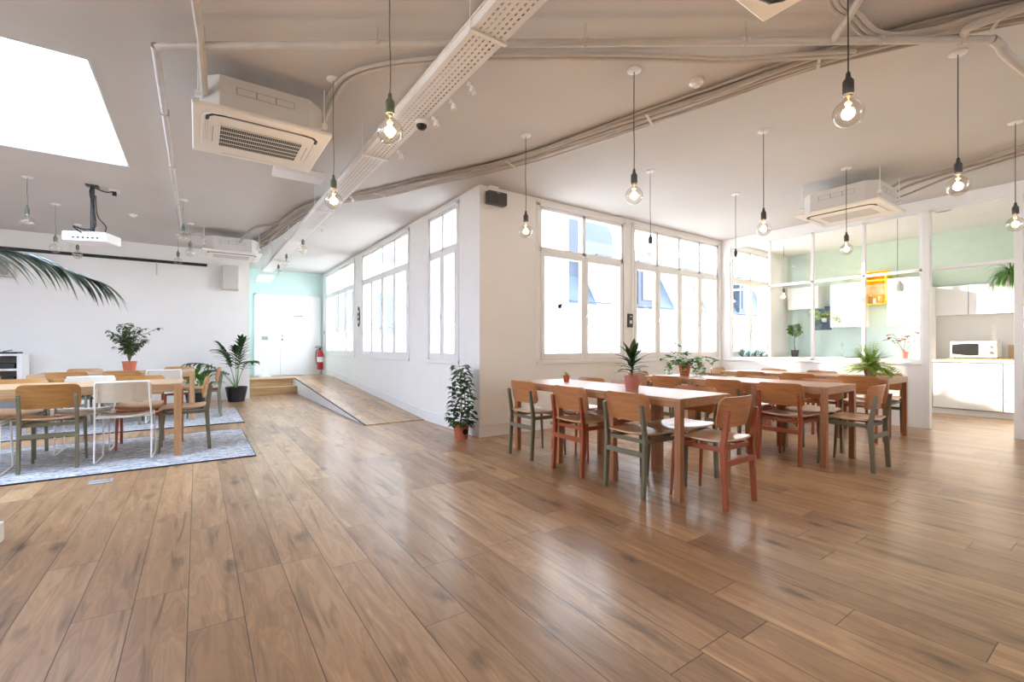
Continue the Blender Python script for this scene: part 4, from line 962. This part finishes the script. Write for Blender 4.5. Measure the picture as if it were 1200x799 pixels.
# ficus on far table
t = thing('potted_ficus', 'small ficus leaning right in a clay pot on the far rug table', 'potted plant', (-.85, 9.05, TOP+.01)); pot(t, .09, .14, 'pot_clay', .8)
b = MB(); s2 = MB(); random.seed(13)
for k in range(38):
    a = rnd(0, 6.28); Rr = rnd(.08, .3); h = rnd(.2, .6); tip = Vector((Rr*math.cos(a)+.35*max(0, h-.35), Rr*math.sin(a), .14+h)); mid = Vector((tip.x*.35, tip.y*.35, .14+h*.65)); P = smooth_path([(0, 0, .12), mid, tip], 5); b.tube(P, .0028, 5)
    for p in P[4:]:
        for q in range(2): aa = rnd(0, 6.28); s2.leaf(p, (math.cos(aa), math.sin(aa), rnd(-.6, .3)), rnd(.06, .09), rnd(.016, .024), .6, 4, shape=1)
b.build('stems', 'stem', t); s2.build('leaves', 'leaf_dark', t, smooth=True)
# palm helper
def palm(t, z0, n, L, lw, m, seed, nl=14, el0=.9, stems=True, az=None, ll=.26, droop=.9):
    random.seed(seed); s = MB(); b = MB()
    for k in range(n):
        a = az[k] if az else 2*math.pi*k/n+rnd(-.3, .3); el = rnd(el0-.15, el0+.4); d = Vector((math.cos(a)*math.cos(el), math.sin(a)*math.cos(el), math.sin(el))); p = Vector((.02*math.cos(a), .02*math.sin(a), z0)); pts = [p.copy()]; N = 16; Lk = L*rnd(.75, 1.05)
        for j in range(N):
            p = p+d*Lk/N; d = (d+Vector((0, 0, -droop/N*(1+j/N)))).normalized(); pts.append(p.copy())
            if j >= N*.38:
                side = d.cross(Vector((0, 0, 1))).normalized(); u = (j-N*.38)/(N*.62)
                for sgn in (-1, 1):
                    for q in range(max(1, nl//9)):
                        b.leaf(p+d*(q*.02), side*sgn*(1-.55*u)+d*(.55+.6*u)+Vector((0, 0, .12)), ll*(1-.35*abs(u-.4)*1.5), lw, rnd(.6, 1.3), 6)
        b.leaf(p, d, ll*.7, lw, .5, 5); s.tube(pts, [.006*(1-.6*i/N) for i in range(N+1)], 6)
    s.build('stems', 'leaf_mid', t, smooth=True); b.build('fronds', m, t, smooth=True)
t = thing('potted_palm', 'slender kentia palm in a black pot against the end of the white wall', 'potted plant', (.66, 10.85, 0)); pot(t, .20, .30, 'pot_black', .72, False); palm(t, .27, 8, 1.0, .032, 'leaf_dark', 21, el0=1.15, ll=.26, nl=9, droop=1.0, az=[-1.25, -.95, -1.7, -2.4, -2.9, 3.4, -1.3, -2.1])
t = thing('potted_peace_lily', 'bushy leafy plant in a dark pot behind the far rug table', 'potted plant', (-.02, 10.4, 0)); pot(t, .17, .26, 'pot_black', .78, False)
b = MB(); random.seed(31)
for k in range(60): a = k*2.4; el = rnd(.5, 1.4); p0 = Vector((.06*math.cos(a), .06*math.sin(a), .24)); d = Vector((math.cos(a)*math.cos(el), math.sin(a)*math.cos(el), math.sin(el))); q = p0+d*rnd(.15, .42); b.tube([p0, q], .003, 4); b.leaf(q, d, rnd(.2, .28), rnd(.03, .045), 1.4, 6, shape=1)
b.build('leaves', 'leaf_mid', t, smooth=True)
# foreground palm at the left edge
t = thing('tall_palm', 'tall palm whose arching blue green frond enters from the left photo edge', 'potted plant', (-1.38, 3.62, .112)); pot(t, .19, .34, 'pot_white', .8, False)
s_ = MB(); s_.tube(smooth_path([(0, 0, .3), (-.02, .0, .6), (.0, -.02, 1.0), (-.02, -.02, 1.22)]), [.03]*18+[.022], 8); s_.build('trunk', 'stem', t, smooth=True)
def big_frond(t, P, seed, l0=.34, name='frond'):
    random.seed(seed); P = smooth_path(P, 7); b = MB(); b.tube(P, [.008*(1-.8*i/len(P)) for i in range(len(P))], 6); N = len(P)
    for i in range(4, N):
        tt = (P[min(i+1, N-1)]-P[i-1]).normalized(); side = tt.cross(Vector((0, 0, 1))).normalized(); u = i/N
        for sgn in (-1, 1):
            for q in (0, .5):
                b.leaf(P[i]+tt*q*.03, side*sgn*(.8-.45*u)+tt*(.6+.7*u)+Vector((0, 0, .25-.1*u)), l0*(.75+.5*math.sin(math.pi*u))*rnd(.8, 1.1), .014, rnd(.9, 2.2), 8, fold=.35)
    b.build(name, 'leaf_blue', t, smooth=True)
big_frond(t, [(-.02, -.02, 1.2), (.03, .1, 1.40), (.20, .27, 1.54), (.5, .29, 1.55), (.80, .24, 1.44)], 41)
for q, (dx, dy) in enumerate(((-.6, .3), (-.4, -.5), (.1, -.75), (-.3, .7))): big_frond(t, [(-.02, -.02, 1.2), (dx*.2, dy*.2, 1.5), (dx*.6, dy*.6, 1.68), (dx, dy, 1.6), (dx*1.25, dy*1.25, 1.4)], 50+q)

# ------------------------------------------------------------------ kitchen
FX = 10.25
def base_cabinet(label, y0, y1, split=None, top=.862):
    t = thing('kitchen_base_cabinet', label, 'cabinet', (FX, (y0+y1)/2, 0), 0, 'white handleless base cabinets'); w = (y1-y0)/2
    MB().box(.02, KX-FX-.01, -w, w, .09, top).build('body', 'mid_grey', t); MB().box(.05, .09, -w, w, 0, .09).build('toe_kick', 'white_paint', t)  # grey body colour stands in for shadow gaps between the fronts
    zs = [.10, .47, .855] if split is None else split
    for a, c in zip(zs, zs[1:]): MB().box(0, .02, -w+.007, w-.007, a+.007, c-.007).build('drawer_front' if len(zs) > 2 else 'door', 'gloss_white', t, bevel=.0015)
ys = [KY+.01, -.35, .55, 1.465, 2.29, 3.1, 3.95, AY-.01]
lbs = ['white base cabinet hidden behind the right partition end, rightmost', 'white base cabinet behind the right partition post', 'white base cabinet at the right side of the doorway, two uneven fronts', 'wide white base drawers below the microwave', 'white base cabinet behind the dwarf wall, left of the microwave drawers', 'white base cabinet behind the fern, below the cooktop', 'white base cabinet in the kitchen window corner']
for k in range(7): base_cabinet(lbs[k], ys[k], ys[k+1], [.10, .27, .855] if k == 2 else None)
t = thing('kitchen_worktop', 'thin white worktop along the whole kitchen back wall', 'worktop', (FX, 0, .865)); MB().box(-.02, KX-FX-.002, KY+.01, AY-.01, 0, .04).build('slab', 'white_paint', t, bevel=.003)
WT = .906
def upper(label, y0, y1, z0, z1, m='gloss_white', x0=10.5, doors=1):
    t = thing('kitchen_wall_cabinet', label, 'cabinet', (x0, (y0+y1)/2, z0), 0, 'kitchen wall cabinets'); w = (y1-y0)/2
    MB().box(.02, KX-x0-.002, -w, w, 0, z1-z0).build('body', 'white_paint', t)
    for k in range(doors): MB().box(0, .02, -w+2*w*k/doors+.002, -w+2*w*(k+1)/doors-.002, .002, z1-z0-.002).build('door', m, t, bevel=.0015)
upper('small white wall cabinet high up, leftmost above the topiary', 4.12, 4.70, 1.91, 2.37)
upper('tall white wall cabinet left of the yellow open shelf', 3.36, 3.90, 1.50, 2.37)
upper('long white wall cabinet between yellow shelf and doorway post', 2.42, 2.98, 1.50, 2.37)
upper('low white wall cabinet over the microwave niche, left', 1.90, 2.38, 1.65, 2.14)
upper('low white wall cabinet over the microwave niche, right, spider plant on top', .55, 1.895, 1.65, 2.14, doors=2)
upper('low white wall cabinet behind the right partition end', KY+.01, .545, 1.65, 2.14, doors=2)
t = thing('yellow_shelf', 'bright yellow open wall shelf between white kitchen cabinets', 'shelf', (10.5, 3.17, 1.92))
b = MB(); b.box(0, .34, -.18, -.165, 0, .62); b.box(0, .34, .165, .18, 0, .62); b.box(0, .34, -.165, .165, 0, .015); b.box(0, .34, -.165, .165, .44, .455); b.box(0, .34, -.165, .165, .605, .62); b.box(.325, .34, -.165, .165, .015, .605); b.build('box', 'yellow', t)
for k, (yy, hh) in enumerate(((-.06, .13), (.02, .10), (.09, .16))):
    t = thing('storage_jar', ('amber glass jar on the yellow shelf, ')+('right one', 'short middle one', 'tall left one')[k], 'jar', (10.6, 3.17+yy, 1.936)); MB().lathe([(0, 0), (.03, 0), (.032, hh*.8), (.022, hh*.9)]).build('glass', 'paper_brown' if k != 1 else 'pot_white', t, smooth=True); MB().lathe([(0, hh*.9), (.025, hh*.9), (.025, hh), (0, hh)]).build('lid', 'white_paint', t, smooth=True)
# splashback niche
b = MB(); b.box(KX-.02, KX-.003, .55, 2.38, WT, 1.65); struct('trim_5', b, 'wall_white')
b = MB(); b.box(10.27, 10.5, 2.30, 2.38, WT, 2.14); b.box(10.5, KX-.003, 2.385, 2.40, WT, 1.65); struct('trim_6', b, 'white_paint')
# microwave
t = thing('chopping_board', 'long wooden board lying under the microwave', 'board', (10.42, 1.75, WT)); MB().box(-.16, .16, -.40, .36, 0, .022).build('board', 'step_oak', t, bevel=.006)
t = thing('microwave_oven', 'white microwave oven with dark window on the kitchen worktop', 'microwave', (10.27, 1.80, WT+.022))
MB().box(.0, .34, -.27, .27, .012, .275).build('case', 'gloss_white', t, bevel=.01)
b = MB(); b.box(.03, .06, -.24, -.21, 0, .012); b.box(.03, .06, .21, .24, 0, .012); b.box(.28, .31, -.24, -.21, 0, .012); b.box(.28, .31, .21, .24, 0, .012); b.build('feet', 'black', t)
dr = MB().box(-.012, 0, -.095, .262, .02, .268).build('door', 'gloss_white', t, bevel=.006)
pts = [(.245, .07), (.25, .15), (.24, .225), (.05, .245), (-.06, .235), (-.06, .05), (.05, .045)]
MB().prism(pts, -.017, -.012, 'x').build('window', 'black', dr)
cp = MB().box(-.012, 0, -.265, -.100, .02, .268).build('control_panel', 'white_paint', t, bevel=.004)
for z in (.19, .10): 
    k_ = MB().lathe([(0, 0), (.024, 0), (.02, .02), (0, .02)]); k_.v = [(-.012-v[2], -.18+v[0], z+v[1]) for v in k_.v]; k_.build('knob', 'chrome', cp, smooth=True)
t = thing('serving_board', 'brown board leaning against the wall right of the microwave', 'board', (10.60, 1.30, WT)); MB().box(0, .02, -.13, .16, 0, .24).build('board', 'kraft', t, bevel=.004)
t = thing('cooktop', 'black cooktop edge on the worktop behind the fern', 'cooktop', (10.5, 3.3, WT)); MB().box(-.22, .2, -.28, .28, 0, .012).build('glass', 'black', t, bevel=.003); MB().lathe([(.07, .0125), (.08, .0125)], (-.05, .1, 0), 20).build('zone', 'mid_grey', t)
t = thing('sink_tap', 'slim chrome tap on the kitchen worktop behind the partition mullion', 'tap', (10.7, 3.75, WT)); MB().tube(smooth_path([(0, 0, 0), (0, 0, .22), (-.05, 0, .29), (-.12, 0, .27), (-.13, 0, .22)]), .011).build('spout', 'chrome', t, smooth=True); MB().tube([(0, .01, .06), (0, .08, .09)], .006).build('lever', 'chrome', t)
t = thing('wall_picture', 'dark blue botanical picture on the mint kitchen wall', 'picture', (KX-.003, 4.17, 1.47)); MB().box(-.02, 0, -.17, .17, 0, .49).build('frame', 'dark_grey', t, bevel=.003); MB().box(-.023, -.02, -.155, .155, .015, .475).build('print', 'picture_blue', t)
t = thing('hanging_pothos', 'light green trailing plant hanging in front of the blue picture', 'hanging plant', (10.55, 4.02, 1.62)); pot(t, .05, .08, 'pot_white'); MB().tube([(0, 0, .06), (0, 0, H-1.62)], .0015, 5).build('string', 'white_metal', t); pothos(t, .07, 12, .34, 'leaf_light', .032, seed=8)
t = thing('topiary_tree', 'round headed potted fig with bare stem on the worktop corner', 'potted plant', (10.42, 4.52, WT)); pot(t, .075, .14, 'dark_grey', .8, False)
MB().tube(smooth_path([(0, 0, .12), (.01, .01, .25), (-.01, 0, .38), (0, 0, .5)]), .012, 7).build('stem', 'stem', t, smooth=True); b = MB(); random.seed(17)
for k in range(210): a = rnd(0, 6.28); ph = math.acos(rnd(-1, 1)); d = Vector((math.sin(ph)*math.cos(a), math.sin(ph)*math.sin(a), math.cos(ph))); b.leaf(Vector((0, 0, .56))+d*rnd(.02, .11), d+Vector((0, 0, .2)), .07, .028, 1.0, 4, shape=2, roll=rnd(-1, 1))
b.build('leaves', 'leaf_mid', t, smooth=True)
t = thing('orchid_plant', 'dark red leaved plant in a pale pot on the kitchen worktop, right of the fern', 'potted plant', (10.45, 2.72, WT)); pot(t, .07, .13, 'pot_pink', .8, False); b = MB(); s2 = MB(); random.seed(19)
for k in range(9):
    a = k*2.4; tip = Vector((.05*math.cos(a), .19*math.sin(a), rnd(.28, .46))); b.tube(smooth_path([(0, 0, .12), tip*.6+Vector((0, 0, .05)), tip], 4), .003, 5); s2.leaf(tip, (math.cos(a), math.sin(a), .1), .14, .06, .8, 5, shape=1); s2.leaf(tip*.85, (math.cos(a+2), math.sin(a+2), .1), .08, .03, .8, 5, shape=1)
b.build('stems', 'stem', t); s2.build('leaves', 'leaf_red', t, smooth=True)
t = thing('spider_plant', 'spider plant spilling over the top of the right kitchen wall cabinet', 'potted plant', (10.56, 1.42, 2.142)); pot(t, .08, .12, 'pot_white', .8); b = MB(); random.seed(23)
for k in range(110): a = rnd(0, 6.28); el = rnd(.2, 1.3); b.leaf((0, 0, .11), (-abs(math.cos(a)*math.cos(el))*.8-.1, math.sin(a)*math.cos(el), math.sin(el)), rnd(.28, .46), .011, rnd(2.5, 4.2), 9)
b.build('leaves', 'leaf_mid', t, smooth=True)
t = thing('window_planter', 'low planter of spiky grass at the kitchen window corner', 'potted plant', (8.75, 4.68, 0)); MB().box(-.30, .75, -.12, .12, 0, .78).build('stand', 'white_paint', t, bevel=.004); MB().box(-.28, .72, -.11, .11, .78, .92).build('trough', 'dark_grey', t, bevel=.004); b = MB(); random.seed(29)
for c in (-.12, .12, .36, .6):
    for k in range(26): a = rnd(0, 6.28); el = rnd(.5, 1.4); b.leaf((c, 0, .91), (math.cos(a)*math.cos(el), math.sin(a)*math.cos(el)*.6, math.sin(el)), rnd(.16, .28), .009, .3, 5)
b.build('leaves', 'leaf_blue', t, smooth=True)
t = thing('ceiling_vent', 'thin oval vent in the kitchen ceiling', 'vent', (9.0, 1.9, H)); MB().lathe([(0, -.008), (.1, -.008), (.11, 0), (0, 0)]).build('rim', 'mid_grey', t)
